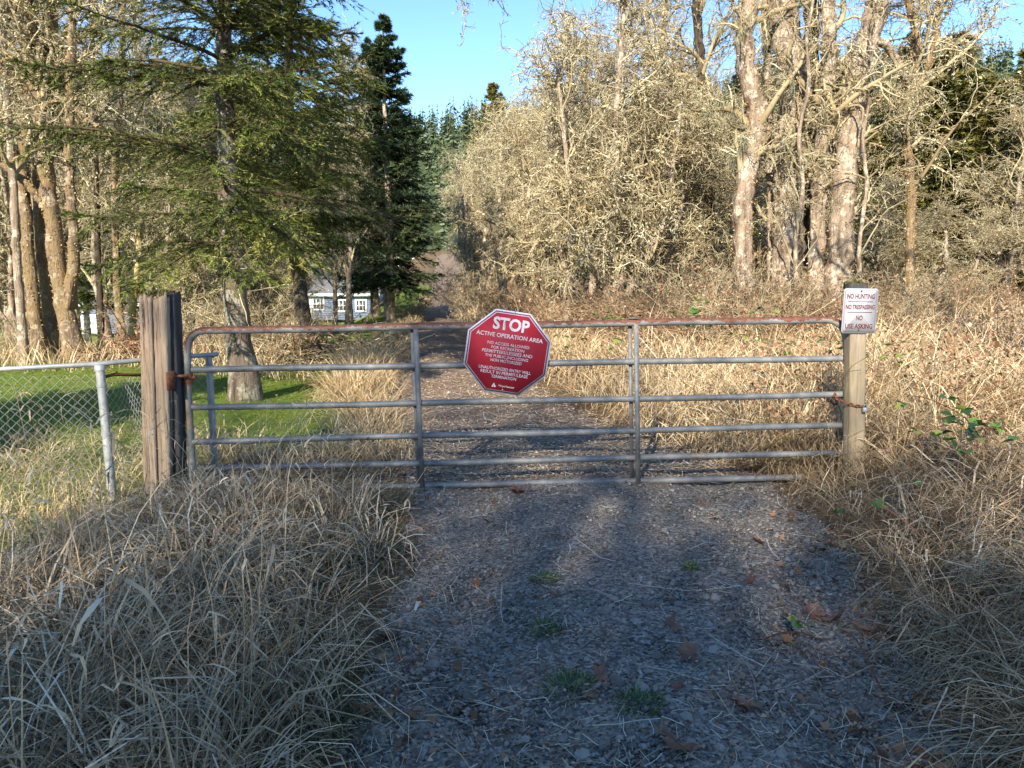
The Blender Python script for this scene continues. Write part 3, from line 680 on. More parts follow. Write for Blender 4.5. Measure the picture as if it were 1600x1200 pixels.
# lettering
def letters(name, s, cx, cz, wd, ht, m, parent, bold=0.0, y=0.0, ext=.0006, loc0=(0, 0, 0), rot=None):
    cu = bpy.data.curves.new(name, 'FONT'); cu.body = s; cu.size = 1; cu.offset = bold; cu.resolution_u = 3; cu.align_x = 'CENTER'
    o = bpy.data.objects.new(name, cu); COL.objects.link(o); dg = bpy.context.evaluated_depsgraph_get(); dg.update()
    me = bpy.data.meshes.new_from_object(o.evaluated_get(dg)); bpy.data.objects.remove(o); bpy.data.curves.remove(cu)
    n = len(me.vertices); V = np.empty(n * 3, np.float32); me.vertices.foreach_get('co', V); V = V.reshape(-1, 3)
    lo, hi = V.min(0), V.max(0); V = (V - (lo + hi) / 2) / np.maximum(hi - lo, 1e-6)
    out = np.stack([V[:, 0] * wd + cx, np.full(n, y), V[:, 1] * ht + cz], 1).astype(np.float32)
    me.vertices.foreach_set('co', out.ravel()); me.update(); me.materials.clear(); me.materials.append(m); me.name = name
    return obj(name, me, parent)
def paint(name, col, rough=.45, spec=.4, dirt=.25, dcol=(.3, .28, .26)):
    m, t, b = NM(name, rough, spec); c = mixc(t, ramp(t, noise(t, 9, 5, .7), [(.45, (0,) * 3), (.75, (dirt,) * 3)]), col, dcol); t.links.new(c, b.inputs['Base Color']); return m
M['red'] = paint('faded_red_sheet', (.36, .018, .035), .6, .25, .5, (.24, .035, .05)); M['white'] = paint('white_print', (.52, .53, .60), .6, .2, .4, (.48, .46, .5)); M['lavender'] = paint('sign_edge', (.62, .60, .68))
M['purple'] = paint('dark_edge_line', (.13, .05, .12)); M['sign_white'] = paint('white_sheet', (.34, .35, .385), .7, .08, .4, (.27, .27, .28)); M['maroon'] = paint('maroon_print', (.10, .012, .022), .7, .08)
M['dark'] = paint('dark_metal', (.03, .03, .03))
def poly_plate(n, R, y0, y1, rot=0):
    mb = MB(); a = np.arange(n) * 2 * np.pi / n + rot; A = np.stack([R * np.cos(a), np.full(n, y0), R * np.sin(a)], 1); B = A.copy(); B[:, 1] = y1
    V = np.vstack([A, B, [[0, y0, 0], [0, y1, 0]]]); T = [[i, (i + 1) % n, 2 * n] for i in range(n)] + [[n + (i + 1) % n, n + i, 2 * n + 1] for i in range(n)]
    mb.add(V, Q=[[i, n + i, n + (i + 1) % n, (i + 1) % n] for i in range(n)], T=T); return mb
cpos = at(792.6, 551.5, gy(793) - .045)
ss = empty('stop_sign', cpos); ss.rotation_euler = (rad(1.5), rad(8.4), 0)
tag(ss, 'red octagonal stop sign with white lettering hung crooked on the gate rails', 'sign')
R8 = .3325; rt = math.pi / 8
poly_plate(8, R8, 0, .004, rt).build('panel', M['lavender'], ss)
poly_plate(8, R8 * .968, -.0006, .0002, rt).build('dark_line', M['purple'], ss)
poly_plate(8, R8 * .935, -.0012, -.0004, rt).build('white_line', M['white'], ss)
poly_plate(8, R8 * .92, -.0018, -.001, rt).build('red_face', M['red'], ss)
k7 = .0007
for s, v, h, wd_, bo, dx in (('STOP', 297, 132, 380, .035, 0), ('ACTIVE OPERATION AREA', 174, 44, 700, .016, 0), ('NO ACCESS ALLOWED', 86, 31, 440, .006, 0), ('FOR RECREATION', 42, 31, 345, .006, 0),
                         ('PERMITTEES/LESSEES AND', -2, 34, 530, .006, 0), ('THE PUBLIC INCLUDING', -48, 31, 455, .006, 0), ('NON MOTORIZED', -92, 31, 330, .006, 0),
                         ('UNAUTHORIZED ENTRY WILL', -178, 33, 550, .006, 0), ('RESULT IN PERMIT/LEASE', -220, 33, 500, .006, 0), ('TERMINATION', -263, 31, 265, .006, 0), ('Weyerhaeuser', -357, 30, 170, 0, 43)):
    letters('lettering', s, dx * k7, v * k7, wd_ * k7, h * k7, M['white'], ss, bo, -.0026)
mb = MB(); c0 = np.array([-91 * k7, -.0026, -355 * k7]); a = .017
tri = lambda sx, y: [[-sx, y, -sx * .85], [sx, y, -sx * .85], [0, y, sx]]
mb.add(np.array(tri(a, 0)) + c0, T=[[0, 1, 2]]); mb.build('tree_logo', M['white'], ss)
mb = MB(); c1 = c0 + [0, -.0004, -.002]; mb.add(np.array([[-.0015, 0, -.012], [.0015, 0, -.012], [.0015, 0, -.004], [-.0015, 0, -.004]]) + c1, Q=[[0, 1, 2, 3]]); mb.add(np.array([[-.005, 0, -.005], [.005, 0, -.005], [0, 0, .007]]) + c1, T=[[0, 1, 2]]); mb.build('logo_cutout', M['red'], ss)
for (x, z) in ((.012, .286), (.003, .195), (.003, -.045), (.005, -.275)):
    mb = MB(); mb.tube([[x, -.006, z], [x, .002, z]], .0055, 8); mb.build('bolt', M['steel'], ss)
mb = MB(); mb.tube([[.012, -.004, .286], [.013, -.006, .31], [.014, .0, .33]], .002, 6); mb.build('wire_tie', M['steel'], ss)

npos = at(1343.5, 486, PRY - .012)
ns = empty('no_hunting_sign', npos); ns.rotation_euler = (0, rad(.8), 0); tag(ns, 'small white sign with maroon letters reading no hunting no trespassing on right post', 'sign')
def rrect(w_, h_, rc, y0, y1):
    a = []; 
    for (cx, cz, s) in ((w_ / 2 - rc, h_ / 2 - rc, 0), (-w_ / 2 + rc, h_ / 2 - rc, 1), (-w_ / 2 + rc, -h_ / 2 + rc, 2), (w_ / 2 - rc, -h_ / 2 + rc, 3)):
        for k in range(5): th = (s + k / 4) * math.pi / 2; a.append((cx + rc * math.cos(th), cz + rc * math.sin(th)))
    a = np.array(a); n = len(a); A = np.stack([a[:, 0], np.full(n, y0), a[:, 1]], 1); B = A.copy(); B[:, 1] = y1; mb = MB()
    mb.add(np.vstack([A, B, [[0, y0, 0], [0, y1, 0]]]), Q=[[i, n + i, n + (i + 1) % n, (i + 1) % n] for i in range(n)], T=[[i, (i + 1) % n, 2 * n] for i in range(n)] + [[n + (i + 1) % n, n + i, 2 * n + 1] for i in range(n)]); return mb
rrect(.247, .323, .018, 0, .003).build('panel', M['sign_white'], ns)
rrect(.228, .303, .014, -.0005, .0004).build('border_line', M['maroon'], ns)
rrect(.2235, .2985, .012, -.001, -.0002).build('face', M['sign_white'], ns)
k = .000476
for s, v, h, wd_ in (('NO HUNTING', 220, 76, 415), ('NO TRESPASSING', 60, 70, 436), ('NO', -105, 76, 98), ('USE ASKING', -230, 76, 415)):
    letters('lettering', s, 0, v * k, wd_ * k, h * k, M['maroon'], ns, .03, -.0018)
for v in (140, -20):
    mb = MB(); mb.box((-.089, -.0016, v * k - .0022), (.089, -.0011, v * k + .0022)); mb.build('rule_line', M['maroon'], ns)
for v in (296, -288):
    mb = MB(); mb.tube([[0, -.005, v * k], [0, 0, v * k]], .006, 8); mb.build('screw', M['dark'], ns)

# chain and padlock round the right post
ch = empty('chain', (at(1338, 630, PRY)[0], PRY, at(1338, 630, PRY)[2])); tag(ch, 'rusty chain wrapped round the right post holding the gate shut', 'chain')
bm = bmesh.new(); bm.free(); mb = MB()
th = np.linspace(0, 2 * np.pi, 13)[:-1]; ringp = np.stack([.0165 * np.cos(th), .009 * np.sin(th), 0 * th], 1); ringp = np.vstack([ringp, ringp[:1]])
mb.tube(ringp, .0036, 6, False); link_me = mb.mesh('link', True, (M['rust'],))
hw = (D[0] - C[0]) / 2 + .008
path = [(-hw - .035, .10, .015), (-hw - .015, .02, .012), (-hw, -.012, .004), (-hw * .3, -.014, -.016), (hw * .4, -.014, -.02), (hw, -.012, -.024), (hw + .012, .03, -.012), (hw + .012, .13, 0), (hw, .178, .01), (0, .18, .02), (-hw, .178, .02), (-hw - .035, .15, .02), (-hw - .05, .12, .03), (-hw - .045, .10, .06), (-hw - .04, .1, .015)]
path = np.array(path); dd = np.concatenate([[0], np.cumsum(np.linalg.norm(np.diff(path, axis=0), axis=1))]); nL = int(dd[-1] / .0255)
for i in range(nL):
    s0 = dd[-1] * i / nL; s1 = dd[-1] * (i + 1) / nL; A_ = Vector([np.interp(s0, dd, path[:, k]) for k in range(3)]); B_ = Vector([np.interp(s1, dd, path[:, k]) for k in range(3)])
    o = bpy.data.objects.new('link', link_me); COL.objects.link(o); o.parent = ch; o.location = (A_ + B_) / 2
    o.rotation_euler = ((B_ - A_).to_track_quat('X', 'Z').to_matrix() @ Matrix.Rotation(math.pi / 2 * (i % 2) + .2, 3, 'X')).to_euler()
pl = empty('padlock', at(1352, 640, PRY - .035)); tag(pl, 'small grey padlock hanging from the rusty chain on the right post', 'padlock')
mb = MB(); 
for (a0, a1) in ((-.02, .02),):
    V = []; 
    for (w_, z_, dpt) in ((.017, -.018, .007), (.02, -.014, .009), (.02, .012, .009), (.017, .016, .007)):
        V += [[-w_, -dpt, z_], [w_, -dpt, z_], [w_, dpt, z_], [-w_, dpt, z_]]
    Q = [[0, 3, 2, 1], [12, 13, 14, 15]] + [[k * 4 + j, k * 4 + (j + 1) % 4, k * 4 + 4 + (j + 1) % 4, k * 4 + 4 + j] for k in range(3) for j in range(4)]
    mb.add(V, Q)
mb.build('body', M['steel'], pl)
mb = MB(); mb.tube([[-.011, 0, .014], [-.011, 0, .026], [-.007, 0, .034], [0, 0, .037], [.007, 0, .034], [.011, 0, .026], [.011, 0, .014]], .0033, 8); mb.build('shackle', M['steel'], pl, True)

# chain-link fence
fe = empty('chain_link_fence', (-3.6, 5.1, 0)); tag(fe, 'galvanised chain-link fence with top rail running up behind the split timber post', 'fence')
O = np.array([-3.6, 5.1, 0])
ny, fy = 5.12, 6.1
def fyy(u): return np.interp(u, [-400, 0, 155, 340], [4.6, 4.95, 5.14, 5.75])
railp = [at(u, v, fyy(u)) - O for u, v in ((-360, 603), (-200, 591), (0, 577), (80, 572.5), (150, 569), (190, 565.5), (250, 560), (340, 553.5))]
mb = MB(); mb.tube(railp, .0175, 12); mb.build('top_rail', M['steel'], fe, True)
def fpost(ut, vt, ub, vb, y, rr):
    mb = MB(); A = at(ut, vt, y) - O; B = at(ub, vb, y) - O; B[2] = -.1
    mb.tube([B, A], rr, 14); mb.tube([A - [0, 0, .02], A + [0, 0, .012], A + [0, 0, .022]], [rr + .006, rr + .006, .008], 14)
    for f in (.12, .45, .8): c = A * (1 - f) + B * f; mb.tube([c - [0, 0, .01], c + [0, 0, .01]], rr + .004, 14)
    mb.build('fence_post', M['steel'], fe, True)
fpost(156, 574, 178, 795, 5.12, .03); fpost(326, 556, 334, 700, 5.74, .026); fpost(-330, 600, -310, 900, 4.66, .026)
mb = MB(); mb.tube([at(160, 590, 5.13) - O, at(178, 585, 5.2) - O, at(215, 586, 5.4) - O, at(262, 586, 5.7) - O], .012, 8); mb.build('brace_rail', M['rust'], fe, True)
def chainlink(A, B, ztopA, ztopB, zb, cell, wav=.0, seed=0, rw=.0021):
    """diamond wire mesh between two ground points"""
    r = np.random.default_rng(seed); A = np.array(A, float); B = np.array(B, float); L = np.linalg.norm(B - A); u = (B - A) / L; nrm = np.array([-u[1], u[0]])
    hmax = max(ztopA, ztopB) - zb; nz = int(hmax / cell); nx = int(L / cell); out = []
    for i in range(nx + 1):
        k = np.arange(nz + 1); zz = zb + k * cell
        for ph in (0,):
            xx = i * cell + np.where((k + i) % 2 == 0, -cell / 2, cell / 2) * .97
            f = np.clip(xx / L, 0, 1); ztop = ztopA + (ztopB - ztopA) * f; ok = zz <= ztop + .02
            off = wav * np.sin(xx * 9 + zz * 5) + np.where((k + i) % 2 == 0, .002, -.002)
            P = np.stack([A[0] + u[0] * xx + nrm[0] * off, A[1] + u[1] * xx + nrm[1] * off, zz], 1)[ok]
            out.append(P)
    S = min(len(p) for p in out); P = np.stack([p[:S] for p in out]); V, Q = tubes(P, np.full(P.shape[:2], rw), 4); return V, Q
def xy(u, y): p = at(u, 600, y); return (p[0] - O[0], p[1] - O[1])
ztop = lambda u, v: at(u, v, fyy(u))[2]
def fx(u): p = at(u, 575, fyy(u)); return (p[0] - O[0], p[1] - O[1])
mb = MB(); V, Q = chainlink(fx(-360), fx(156), ztop(-360, 603), ztop(156, 569), .0, .032); mb.add(V, Q); mb.build('wire_mesh', M['steel'], fe)
mb = MB(); pa = at(163, 590, 5.13) - O; pb = at(262, 583, 6.0) - O; V, Q = chainlink(pa[:2], pb[:2], at(163, 588, 5.13)[2], at(262, 575, 6.0)[2], .0, .032, .03); mb.add(V, Q); mb.build('wire_mesh', M['steel'], fe)
mb = MB(); pa = at(255, 583, 5.62) - O; pb = at(333, 570, 5.74) - O; V, Q = chainlink(pa[:2], pb[:2], at(262, 562, 5.6)[2], at(333, 556, 5.74)[2], .0, .032, .012); mb.add(V, Q); mb.build('wire_mesh', M['steel'], fe)

# ================================================================== HOUSES
M['siding_blue'] = paint('blue_grey_siding', (.16, .20, .30), .7, .2, .3, (.12, .15, .22)); M['roof_grey'] = paint('grey_shingles', (.13, .13, .135), .9, .05, .4, (.10, .10, .105)); M['trim'] = paint('white_trim', (.80, .80, .80), .5, .3, .1)
m, t, b = NM('window_glass', .08, .5); b.inputs['Base Color'].default_value = (.05, .06, .07, 1); M['glass'] = m
def house(u0, u1, y, base_v, wall_h, roof_h, depth, label, wins, garage=None, cat='house'):
    x0 = at(u0, 437, y)[0]; x1 = at(u1, 437, y)[0]; z0 = at(u0, base_v, y)[2]
    root = empty('house', ((x0 + x1) / 2, y, z0)); tag(root, label, cat); hw = (x1 - x0) / 2
    mb = MB(); mb.box((-hw, 0, 0), (hw, depth, wall_h)); mb.build('wall', M['siding_blue'], root)
    n = 12
    for k in range(n):                                   # clapboard shadow lines
        pass
    mb = MB()
    for k in range(int(wall_h / .2)): mb.add([[-hw, -.03, k * .2], [hw, -.03, k * .2], [hw, -.002, (k + 1) * .2 - .005], [-hw, -.002, (k + 1) * .2 - .005], [-hw, -.002, k * .2], [hw, -.002, k * .2]], Q=[[0, 1, 2, 3], [4, 5, 1, 0]])
    o = mb.build('clapboard', M['siding_blue'], root); o['kind'] = 'stuff'
    mb = MB(); ov = .5; e = wall_h; ry_ = depth / 2
    for s in (0, 1):
        a = np.array([[-hw - ov, -ov, e], [hw + ov, -ov, e], [hw + ov, ry_, e + roof_h], [-hw - ov, ry_, e + roof_h]]); 
        if s: a[:, 1] = depth - a[:, 1]
        b_ = a + [0, 0, .15]; mb.add(np.vstack([a, b_]), Q=[[0, 3, 2, 1], [4, 5, 6, 7], [0, 1, 5, 4], [1, 2, 6, 5], [2, 3, 7, 6], [3, 0, 4, 7]])
    mb.add([[-hw, 0, e], [-hw, depth, e], [-hw, ry_, e + roof_h], [hw, 0, e], [hw, depth, e], [hw, ry_, e + roof_h]], T=[[0, 2, 1], [3, 4, 5]])
    mb.build('roof', M['roof_grey'], root)
    mb = MB(); mb.box((-hw - ov, -ov - .06, e - .12), (hw + ov, -ov - .002, e + .14)); mb.build('fascia', M['trim'], root)
    for s in (-1, 1):
        mb = MB(); mb.box((s * hw - .12, -.06, 0), (s * hw + .12, -.032, e - .01)); mb.build('corner_board', M['trim'], root)
    for (wx, wz, ww, wh) in wins:
        x = -hw + wx * 2 * hw; mb = MB(); f = .14
        for bx_ in (((x - ww / 2, wz), (x - ww / 2 + f, wz + wh)), ((x + ww / 2 - f, wz), (x + ww / 2, wz + wh)), ((x - ww / 2 + f, wz), (x + ww / 2 - f, wz + f)), ((x - ww / 2 + f, wz + wh - f), (x + ww / 2 - f, wz + wh))):
            mb.box((bx_[0][0], -.09, bx_[0][1]), (bx_[1][0], -.033, bx_[1][1]))
        for q in (-.16, .16): mb.box((x + q * ww - .025, -.085, wz + f), (x + q * ww + .025, -.04, wz + wh - f))
        mb.box((x - ww / 2 + f, -.08, wz + wh * .5 - .025), (x + ww / 2 - f, -.045, wz + wh * .5 + .025))
        fr = mb.build('window', M['trim'], root); mb = MB(); mb.box((x - ww / 2 + f, -.05, wz + f), (x + ww / 2 - f, -.036, wz + wh - f)); mb.build('pane', M['glass'], fr)
    if garage:
        gx, gw, gh = garage; x = -hw + gx * 2 * hw
        for k in range(4): mb = MB(); mb.box((x - gw / 2, -.08, .05 + k * gh / 4), (x + gw / 2, -.033, .05 + (k + 1) * gh / 4 - .03)); mb.build('garage_panel', M['trim'], root)
    return root
house(484, 586, 70, 500, 2.35, 2.4, 8, 'blue house with grey roof and white-framed windows seen behind the dark leaning fir trunk', [(.12, .9, 1.15, 1.2), (.47, .75, 1.15, 1.2), (.775, .75, 1.1, 1.2)])
house(124, 308, 66, 522, 2.6, 2.2, 9, 'long grey-roofed house with white garage door between the left mossy trunks', [(.62, .8, 1.2, 1.1), (.86, .8, 1.1, 1.2)], (.115, 1.7, 1.75))
wf = empty('deck_railing', (at(50, 437, 52)[0], 52, at(50, 505, 52)[2])); tag(wf, 'white railing of a deck at the far left among the trees', 'railing')
mb = MB(); mb.box((-2.2, -.03, .95), (1.6, .03, 1.05)); mb.build('handrail', M['trim'], wf)
mb = MB(); mb.box((-2.2, -.03, .1), (1.6, .03, .18)); mb.build('bottom_rail', M['trim'], wf)
for k in range(8): mb = MB(); mb.box((-2.15 + k * .5, -.05, -.6), (-2.05 + k * .5, .05, .94)); mb.build('post', M['trim'], wf)

# ================================================================== TREES
def lpath(pts, y, base, ydrift=0.0):
    out = []
    for k, (u, v) in enumerate(pts):
        p = at(u, v, y + ydrift * k) - base; out.append(p)
    out[0][2] = min(out[0][2], 0) * 0 - .15
    return out
def px_tree(name, label, cat, y, trunks, seed, group=None, **kw):
    u0, v0 = trunks[0][0][0]; bx = at(u0, v0, y)[0]; bz = float(H(bx, y)); base = np.array([bx, y, bz])
    tr = []
    for i, (pts, r0, r1) in enumerate(trunks):
        L = [at(u, v, y + .02 * k) - base for k, (u, v) in enumerate(pts)]
        if i == 0: L[0][2] = -.15; L[0][0] = 0
        tr.append((L, r0, r1))
    o = bare_tree(name, tr, seed=seed, **kw); o.location = [float(c) for c in base]; tag(o, label, cat, group); return o

base_kw = dict(limbs=16, subs=110, twigs=750, fine=1500, lichen_n=4500)
# --- left side
GL = None
px_tree('bare_tree', 'slim pale trunk with lichen at the far left edge beyond the chain-link fence', 'tree', 14, [([(37, 548), (28, 430), (22, 300), (6, 100), (-8, -200)], .075, .05)], 21, twigs=600, fine=1200, limbs=16, subs=100, limb_len=(1, 2.2), trunk_m='bark_tan', lichen_n=4000)
px_tree('mossy_tree', 'mossy tree leaning left between the slim pale trunk and the twin trunk', 'tree', 14.6, [([(62, 552), (46, 420), (34, 250), (52, 80), (48, -250)], .11, .08)], 22, fleck_trunk=1500, **base_kw)
px_tree('mossy_tree', 'straight mossy tree with dark lower trunk close beside the big forked one', 'tree', 15, [([(85, 565), (68, 420), (60, 280), (78, 120), (84, -250)], .15, .10)], 23, fleck_trunk=2500, **base_kw)
px_tree('forked_tree', 'thick forked tree leaning left with an orange-leaved limb above the fence rail', 'tree', 14.2,
        [([(120, 566), (92, 430), (75, 300), (58, 150), (30, 0), (10, -250)], .16, .09), ([(104, 480), (118, 400), (106, 250), (112, 60), (118, -220)], .09, .06), ([(72, 250), (70, 165), (95, 152), (125, 175), (152, 198)], .07, .03), ([(76, 330), (45, 290), (10, 260), (-40, 250)], .07, .03)], 24, fleck_trunk=4200, **base_kw)
px_tree('bare_tree', 'dark thin straight trunk in front of the white garage door', 'tree', 18, [([(157, 528), (153, 400), (150, 250), (144, 50), (140, -150)], .065, .04)], 25, trunk_m='bark_dark', twigs=500, fine=900, limbs=12, subs=80, lichen_n=2500)
px_tree('bare_tree', 'slender brown trunk left of the short golden mossy one', 'tree', 18, [([(191, 530), (183, 450), (178, 300), (190, 100), (196, -60)], .09, .05)], 26, twigs=500, fine=900, limbs=12, subs=80, lichen_n=2500)
px_tree('golden_mossy_tree', 'short leaning trunk covered in golden moss beside the split timber post', 'tree', 17, [([(203, 532), (208, 470), (214, 425), (224, 340), (232, 240)], .085, .05)], 27, trunk_m='bark_gold', twigs=400, fine=700, limbs=10, subs=60, lichen_n=2500)

# --- the large firs on the left
def fir_at(root, u, y, label, cat='fir tree', rz=0, s=1.0, group=None, sz=None):
    x = at(u, 437, y)[0]; root.location = (float(x), y, float(H(x, y))); root.rotation_euler = (0, 0, rz); root.scale = (s, s, sz or s); tag(root, label, cat, group); return root
b0 = np.array([at(384, 625, 9.6)[0], 9.6, 0])
cv = [at(u, v, 9.6) - b0 for u, v in ((384, 632), (372, 500), (358, 320), (350, 200), (350, 0), (352, -300), (352, -620))]
fir1 = conifer('fir_tree', 8.8, 2.0, 3.15, 155, 38, 42, .165, 'needles', 'bark_fir', seed=31, curve=cv, dead=26, ragged=.38, droop=-.085, blade=(.045, .085), bw=.0075)
fir1.location = [float(c) for c in b0 + [0, 0, float(H(b0[0], 9.6))]]; tag(fir1, 'big fir with drooping sunlit branches and pale trunk on the lawn behind the gate', 'fir tree')
b1 = np.array([at(494, 560, 14.5)[0], 14.5, 0])
cv = [at(u, v, 14.5) - b1 for u, v in ((494, 566), (474, 510), (459, 370), (452, 200), (452, 0), (455, -250), (455, -420))]
fir2 = conifer('fir_tree', 10.5, 2.3, 2.7, 135, 32, 36, .15, 'needles', 'bark_dark', seed=32, curve=cv, dead=30, ragged=.4, droop=-.08, blade=(.06, .11), bw=.010)
fir2.location = [float(c) for c in b1 + [0, 0, float(H(b1[0], 14.5))]]; tag(fir2, 'fir with dark bent trunk just right of the big sunlit fir', 'fir tree')
spr = conifer('spruce_tree', 11.2, 1.3, 2.6, 250, 20, 15, .17, 'needles_dark', 'bark_tan', seed=33, dead=10, ragged=.38, droop=-.085, blade=(.10, .17), bw=.022, shape=.72)
fir_at(spr, 608, 28, 'dark pointed spruce at the left edge of the blue gap of sky', 'spruce tree', .4, 1.13, None, .98)
for (u, y, s, sz, rz, lab) in ((585, 33, 1.1, 1.05, 4, 'dark spruce left of the pointed one beside the road'), ):
    c = copy_tree(spr); fir_at(c, u, y, lab, 'spruce tree', rz, s, None, sz)
for k, (u, y, s, rz) in enumerate(((405, 30, .95, 1), (265, 26, 1.0, 3), (330, 34, 1.2, 5), (150, 36, 1.2, 2.2), (40, 30, 1.05, .5), (-60, 24, 1.0, 4.2))):
    c = copy_tree(fir2 if k % 2 else spr); fir_at(c, u, y, 'dark conifer standing deep in the shady left wood ' + where(u), 'conifer', rz, s, 'conifers in the left wood')

# --- templates of bare trees
TA = bare_tree('bare_tree', [([(0, 0, -.2), (.1, 0, 3), (-.1, .1, 6), (.1, 0, 9.5)], .13, .03)], limbs=34, subs=230, twigs=1500, fine=4200, limb_len=(1.3, 2.8), trunk_m='bark_tan', lichen_n=4000, seed=41, t0=.22, twig_r=.0065, lsize=(.015, .045))
TB = bare_tree('bare_tree', [([(0, 0, -.2), (.35, 0, 2), (.2, .2, 4.5), (.6, 0, 7)], .11, .03), ([(.25, 0, 1.2), (-.5, .2, 3), (-.9, 0, 5.5)], .07, .02)], limbs=34, subs=260, twigs=1700, fine=5000, limb_len=(1.2, 2.4), trunk_m='bark_tan', lichen_n=4500, seed=42, t0=.15, twig_r=.007, lsize=(.015, .045), droop=-.03)
TC = bare_tree('lichen_tree', [([(0, 0, -.2), (.2, 0, 1.2), (.1, .1, 3), (.2, 0, 5)], .09, .025), ([(.1, 0, .5), (-.5, .2, 2), (-.8, 0, 3.8)], .06, .02), ([(.1, 0, .4), (.8, -.2, 1.8), (1.1, 0, 3.5)], .06, .02)], limbs=36, subs=300, twigs=2000, fine=6000, limb_len=(.9, 1.9), trunk_m='bark_tan', lichen_n=5000, seed=43, t0=.1, twig_r=.0068, lsize=(.015, .045), droop=-.02)
templ = {'A': [TA, False], 'B': [TB, False], 'C': [TC, False]}
def bare(kind, u, y, s, sz, rz, label, group=None, cat='tree'):
    t_ = templ[kind]; o = t_[0] if not t_[1] else copy_tree(t_[0]); t_[1] = True
    for k in ('group',):
        if k in o: del o[k]
    return fir_at(o, u, y, label, cat, rz, s, group, sz)
# right of the track: lichen thicket
bare('C', 950, 14, 1.3, 1.3, .3, 'crinkly pale lichen tree in the thicket straight above the right part of the stop sign')
bare('B', 884, 16.5, 1.0, .95, 1.2, 'lichen tree with slim tan trunk first in the thicket above the stop sign')
bare('C', 790, 25, 1.25, 1.3, 2.2, 'rounded lichen bush tree standing nearest the far end of the track')
bare('A', 1030, 17, .9, .95, .9, 'tall lichen tree between the thicket and the big tan trunks')
bare('B', 965, 18, 1.0, .92, 3.0, 'double-stemmed lichen tree behind the crinkly pale one')
thick = 'dense pale lichen tree in the thicket right of the track'
for k, (kd, u, y, s, sz, rz) in enumerate((('C', 850, 20, 1.3, 1.25, 1), ('C', 905, 23, 1.4, 1.6, 5), ('B', 830, 30, 1.15, 1.1, 2), ('C', 760, 34, 1.35, 1.45, 4), ('C', 742, 44, 1.5, 1.6, .5), ('B', 735, 60, 1.6, 1.5, 3.3), ('A', 1085, 23, 1.0, .8, 2.4), ('A', 1000, 24, 1.1, 1.0, 5.1), ('B', 1140, 24, 1.2, .9, .7),
          ('A', 925, 30, 1.2, .9, 1.1), ('B', 1060, 28, 1.3, 1.3, 2), ('C', 1010, 15.5, 1.1, 1.0, 2.8), ('C', 1080, 16.5, 1.1, 1.0, 4.4), ('C', 1210, 19, 1.2, .9, 3.2), ('B', 1200, 27, 1.2, .9, 4), ('C', 870, 36, 1.6, 1.9, .2), ('C', 800, 45, 1.8, 2.2, 5.6), ('B', 765, 75, 1.9, 1.8, 1.5))):
    bare(kd, u, y, s, sz, rz, {'A': 'tall narrow', 'B': 'twin-stemmed', 'C': 'bushy'}[kd] + ' lichen tree ' + ('deep' if y > 26 else 'mid-way' if y > 17 else 'near the front') + ' in the thicket ' + where(u), 'lichen trees of the right thicket')
for k, (kd, u, y, s, sz, rz) in enumerate((('B', 1385, 20, .9, .5, 1), ('C', 1480, 17, .9, .5, 3), ('B', 1560, 19, .9, .75, 5), ('C', 1640, 17, .9, .7, 2), ('A', 1330, 30, 1.2, .8, 2.2))):
    bare(kd, u, y, s, sz, rz, 'low pale lichen-draped tree before the olive evergreens ' + where(u), 'lichen trees by the olive evergreens')
# left wood
for k, (kd, u, y, s, sz, rz) in enumerate((('A', 8, 19, 1.0, 1.1, .3), ('A', 110, 20, 1.1, 1.2, 2.3), ('B', 170, 24, 1.2, 1.3, 4), ('A', 235, 21, 1.0, 1.1, 5), ('B', 300, 20, 1.0, 1.0, 1), ('A', 60, 27, 1.2, 1.3, 3), ('A', 205, 33, 1.3, 1.3, 2), ('B', -40, 18, 1.2, 1.2, 1), ('A', 395, 30, 1.1, 1.2, 5.5), ('B', 455, 34, 1.2, 1.1, .9), ('A', 130, 44, 1.4, 1.3, 1.8), ('B', 20, 40, 1.5, 1.4, 3.7), ('B', 350, 24, .9, .8, 2.6), ('C', 275, 16, .9, .9, 2), ('C', 30, 17, 1.0, 1.0, 4), ('C', 440, 19, .9, .8, 1))):
    bare(kd, u, y, s, sz, rz, {'A': 'tall straight', 'B': 'twin-stemmed', 'C': 'low bushy'}[kd] + ' bare tree ' + ('deep' if y > 28 else 'mid-way' if y > 20 else 'in front') + ' in the left wood ' + where(u), 'bare trees of the left wood')
bare('B', 538, 24, .65, 1.25, .5, 'pale lichen tree whose branches reach the sky between the firs and the spruce')
bare('A', 522, 32, .8, .8, 1.5, 'thin brown trunk crossing the left window of the blue house')
bare('A', 546, 27, .75, .8, 4.5, 'thin tan trunk between the two right windows of the blue house')

# --- big trunks at right
bk = dict(limbs=13, subs=80, twigs=600, fine=1500, lichen_n=2500, trunk_m='bark_tan', limb_len=(.8, 1.9), t0=.25, up=-.05, droop=-.06, twig_r=.005, lsize=(.012, .035))
px_tree('big_tree', 'tall tan trunk with an elbow bend, leftmost of the big trunk cluster', 'tree', 13.6, [([(1166, 470), (1160, 380), (1162, 290), (1190, 190), (1160, 90), (1172, -30), (1170, -260)], .19, .15)], 51, fleck_trunk=2000, usnea_n=900, **bk)
px_tree('big_tree', 'thickest straight tan trunk of the cluster, second from left', 'tree', 13.8, [([(1236, 470), (1232, 300), (1238, 150), (1224, 0), (1215, -260)], .28, .21)], 52, fleck_trunk=2000, usnea_n=200, **bk)
px_tree('big_tree', 'thin pale stem hugging the left side of the thickest trunk', 'tree', 14.2, [([(1208, 468), (1206, 300), (1200, 150), (1196, 0), (1190, -240)], .09, .07)], 58, fleck_trunk=600, **dict(bk, limbs=9, subs=60, twigs=450, fine=1000))
